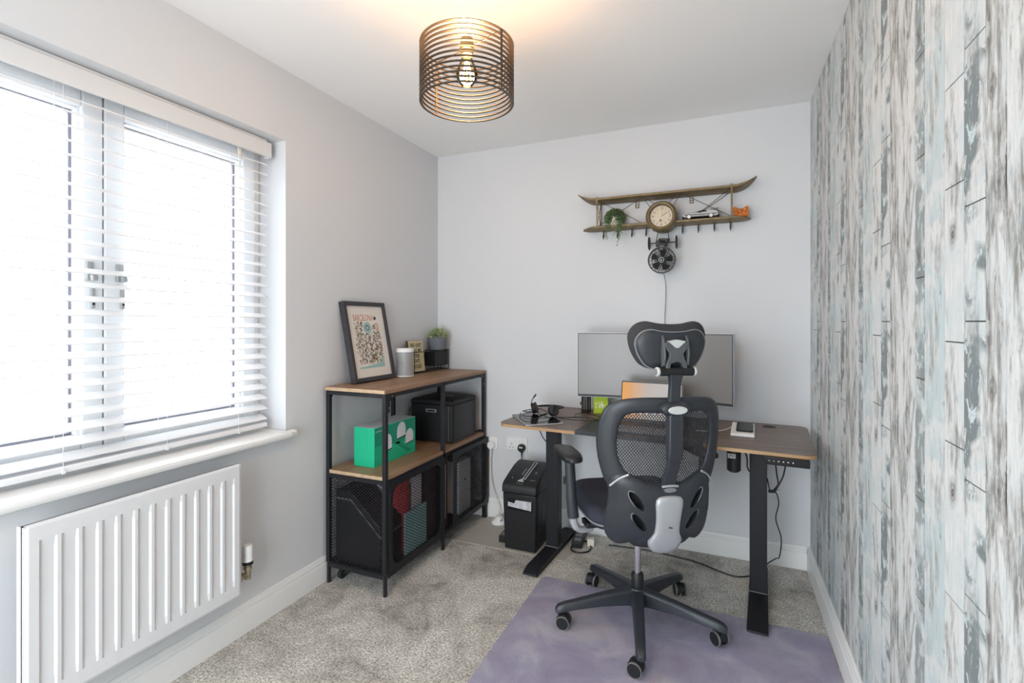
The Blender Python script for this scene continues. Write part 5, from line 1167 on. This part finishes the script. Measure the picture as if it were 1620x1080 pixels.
# ---- trailing plant on the lower wing
LW = 1.822
tpn = thing('trailing_plant', 'trailing ivy plant in a pale pot on the left of the aeroplane shelf', 'plant', (-0.580, B-0.064, LW))
obj('pot', MB().lathe([(0.022, 0.0), (0.028, 0.004), (0.033, 0.050), (0.034, 0.056), (0.030, 0.056), (0.028, 0.048), (0.0, 0.046)], 24), 'cream', tpn)
r = random.Random(21); lv = MB(); sm = MB()
for k in range(1100):
    th, ph_ = r.uniform(0, 2*PI), math.acos(r.uniform(-0.55, 1)); d = Vector((math.sin(ph_)*math.cos(th), math.sin(ph_)*math.sin(th), math.cos(ph_)))
    p = Vector((d.x*0.054, d.y*0.042, 0.054+d.z*0.040))*1.0; p = Vector((p.x*r.uniform(.8, 1), p.y*r.uniform(.8, 1), p.z*r.uniform(.9, 1.02)))
    if d.y < -0.3 and abs(d.x) < 0.22 and 0.02 < p.z < 0.062 and r.random() < 0.75: continue
    p.z = max(p.z, 0.004); leafblob(lv, p, d+Vector((r.uniform(-.5, .5), r.uniform(-.5, .5), r.uniform(-.8, .1))), r.uniform(0.010, 0.016), r.uniform(0.008, 0.012), r)
for (x, y, ln) in ((-0.050, -0.066, 0.075), (-0.038, -0.070, 0.095), (-0.015, -0.070, 0.055), (0.010, -0.070, 0.080), (0.022, -0.068, 0.130), (0.034, -0.066, 0.110), (0.048, -0.062, 0.070), (0.060, -0.060, 0.050), (-0.028, -0.068, 0.060), (0.040, -0.070, 0.085), (0.070, -0.058, 0.035)):
    z = 0.03; px_, py_ = x*0.8, y+0.018; pts = [(px_, py_, z)]
    while z > 0.02-ln:
        z -= 0.010; px_ += r.uniform(-0.003, 0.004); py_ = y+r.uniform(-0.003, 0.002); pts.append((px_, py_, z))
        for q in range(2 if z > -0.05 else 1): leafblob(lv, (px_, py_, z), (r.uniform(-1, 1), r.uniform(-1, .4), r.uniform(-.8, .3)), r.uniform(0.008, 0.012), r.uniform(0.006, 0.009), r)
    sm.tube(pts, 0.0008, 5, False, 2)
obj('leaves', lv, 'leaf', tpn); obj('vines', sm, 'leaf', tpn)

# ---- silver toy car on the lower wing
car = thing('toy_sports_car', 'silver toy sports car on the right of the aeroplane shelf', 'toy car', (-0.114, B-0.080, LW))
# side profile (x forward = left in the photo)
cpoly = [(-0.088, 0.014), (-0.090, 0.020), (-0.084, 0.026), (-0.050, 0.031), (-0.030, 0.033), (0.002, 0.0445), (0.030, 0.0455), (0.052, 0.040), (0.080, 0.037), (0.087, 0.030), (0.088, 0.014), (0.072, 0.010), (-0.076, 0.010)]
def carloft():
    mb = MB(); n = len(cpoly)
    for y, kz in ((-0.033, 0.86), (-0.035, 0.90), (-0.026, 1.0), (0.026, 1.0), (0.035, 0.90), (0.033, 0.86)):
        mb.v += [(x, y if z < 0.030 else y*0.80, 0.010+(z-0.010)*(kz if z < 0.034 else 1)) for x, z in cpoly]
    mb.f += [(i*n+j, i*n+(j+1) % n, (i+1)*n+(j+1) % n, (i+1)*n+j) for i in range(5) for j in range(n)] + [tuple(range(n)), tuple(range(5*n, 6*n))]; return mb
cbdy = obj('car_body', carloft(), 'silvercar', car, 0.0015)
obj('side_window', MB().prism([(-0.024, 0.0335), (0.002, 0.0425), (0.024, 0.0435), (0.034, 0.0350)], -0.0300, -0.0285, 'xz'), 'blackgloss', cbdy)
obj('windscreen', MB().add([(-0.029, -0.022, 0.0345), (-0.029, 0.022, 0.0345), (-0.002, 0.020, 0.0445), (-0.002, -0.020, 0.0445)], [(0, 1, 2, 3)]), 'blackgloss', cbdy, smooth=0)
obj('rubbing_strip', MB().box((-0.078, -0.0358, 0.0195), (0.080, -0.0345, 0.0225)), 'black', cbdy)
obj('sill_skirt', MB().box((-0.050, -0.0352, 0.008), (0.045, 0.0352, 0.0125)), 'black', cbdy)
obj('front_bumper', MB().box((-0.0925, -0.030, 0.012), (-0.086, 0.030, 0.019)), 'black', cbdy, 0.001); obj('rear_bumper', MB().box((0.085, -0.030, 0.012), (0.0925, 0.030, 0.026)), 'black', cbdy, 0.001)
obj('rear_vent', MB().box((0.050, -0.026, 0.037), (0.088, -0.014, 0.052)), 'midgrey', cbdy, 0.002); obj('rear_vent', MB().box((0.050, 0.014, 0.037), (0.088, 0.026, 0.052)), 'midgrey', cbdy, 0.002)
obj('headlamp', MB().box((-0.0912, -0.028, 0.020), (-0.089, -0.014, 0.024)), 'white', cbdy)
for x in (-0.058, 0.052):
    for y in (-0.030, 0.030):
        s1 = -1 if y < 0 else 1
        w_ = obj('wheel', MB().cyl((x, y-s1*0.006, 0.0125), (x, y+s1*0.0065, 0.0125), 0.0125, 20), 'tyre', car, 0.001)
        obj('wheel_disc', MB().cyl((x, y+s1*0.0062, 0.0125), (x, y+s1*0.0072, 0.0125), 0.0095, 18), 'silvercar', w_)
# ---- orange block
ob = thing('orange_ornament', 'orange translucent wavy block at the right end of the aeroplane shelf', 'ornament', (0.082, B-0.070, LW))
wav = []
for i in range(41):
    t = i/40; x = -0.036+0.072*t; wav.append((x, 0.046+0.007*math.cos(2*PI*t)-0.003*math.cos(6*PI*t)*0.4))
poly_ = [(-0.036, 0.0), (0.036, 0.0), (0.0345, 0.012), (0.036, 0.026)] + list(reversed(wav)) + [(-0.037, 0.028), (-0.0345, 0.014)]
obj('block', MB().prism(poly_, -0.014, 0.014, 'xz'), 'orange', ob, 0.003, segs=3)
for x, z in ((-0.020, 0.016), (0.018, 0.018), (0.0, 0.030), (-0.022, 0.036), (0.022, 0.038)):
    obj('moulded_boss', MB().lathe([(0.009, 0.0), (0.008, 0.003), (0.005, 0.0045), (0.0, 0.005)], 14, Matrix.Translation((x, -0.014, z)) @ Matrix.Rotation(PI/2, 4, 'X')), 'orange', ob)

# ---- clip fan hanging under the clock
fn = thing('clip_fan', 'black round clip-on fan hanging under the aeroplane clock', 'fan', (-0.313, B-0.110, 1.609))
FM = Matrix.Rotation(PI/2, 4, 'X')     # local z toward the room
obj('motor_pod', MB().lathe([(0.0, -0.034), (0.018, -0.033), (0.022, -0.026), (0.022, -0.004), (0.0, -0.002)], 24, FM), 'black', fn)
for k in range(20):
    t = 2*PI*k/20; obj('rear_spoke', MB().tube([FM @ Vector((q*math.cos(t), q*math.sin(t), z)) for q, z in ((0.020, -0.026), (0.050, -0.022), (0.069, -0.006))], 0.0012, 5, False, 2), 'black', fn)
obj('rim', annulus(0.0675, 0.0735, -0.010, 0.012, 48).xform(FM), 'black', fn)
for k in range(36):
    t = 2*PI*k/36
    obj('cage_spoke', MB().tube([FM @ Vector((q*math.cos(t+tw), q*math.sin(t+tw), z)) for q, tw, z in ((0.014, 0.0, 0.020), (0.040, 0.10, 0.019), (0.060, 0.20, 0.015), (0.069, 0.25, 0.010))], 0.0017, 5, False, 2), 'black', fn)
for q, z in ((0.030, 0.0195), (0.050, 0.0175)): obj('cage_ring', annulus(q-0.0008, q+0.0008, z-0.0008, z+0.0008, 40).xform(FM), 'black', fn)
hbf = obj('hub_badge', MB().lathe([(0.0155, 0.016), (0.0155, 0.021), (0.013, 0.0225), (0.0, 0.0228)], 28, FM), 'black', fn)
obj('badge_ring', annulus(0.0125, 0.0140, 0.0225, 0.0232, 28).xform(FM), 'silver', hbf); obj('badge_mark', MB().add([(-0.005, -0.005, 0.0232), (0.006, 0.0, 0.0232), (-0.001, 0.001, 0.0232), (0.001, 0.007, 0.0232)], [(0, 1, 2), (0, 2, 3)]).xform(FM), 'silver', hbf, smooth=0)
for k in range(5):
    t = 2*PI*k/5; obj('blade', MB().add([FM @ Vector((q*math.cos(t+a), q*math.sin(t+a), z)) for q, a, z in ((0.014, -0.15, 0.006), (0.056, -0.20, 0.010), (0.060, 0.15, 0.006), (0.056, 0.55, -0.004), (0.014, 0.45, -0.004))], [(0, 1, 2, 3, 4)]), 'black', fn)
obj('neck', MB().box((-0.020, -0.006, 0.058), (0.020, 0.016, 0.085)), 'black', fn, 0.003)
clp = obj('clip', MB().prism([(-0.034, 0.078), (0.024, 0.078), (0.030, 0.100), (0.036, 0.118), (-0.014, 0.122), (-0.030, 0.104)], 0.0, 0.040, 'xz'), 'black', fn, 0.003)
obj('clip_jaw', MB().cbox((0.004, -0.004, 0.100), (0.034, 0.010, 0.016), (0, 0.15, 0)), 'blackgloss', clp, 0.003); obj('clip_plate', MB().box((-0.010, -0.010, 0.055), (0.010, -0.006, 0.078)), 'midgrey', clp, 0.001)
obj('fan_cord', MB().tube([(-0.303, B-0.100, 1.537), (-0.298, B-0.050, 1.48), (-0.300, B-0.030, 1.40), (-0.306, B-0.020, 1.30), (-0.302, B-0.020, 1.15), (-0.300, B-0.020, 0.90), (-0.300, B-0.020, 0.70)], 0.0017, 6), 'black', fn, 0, True)
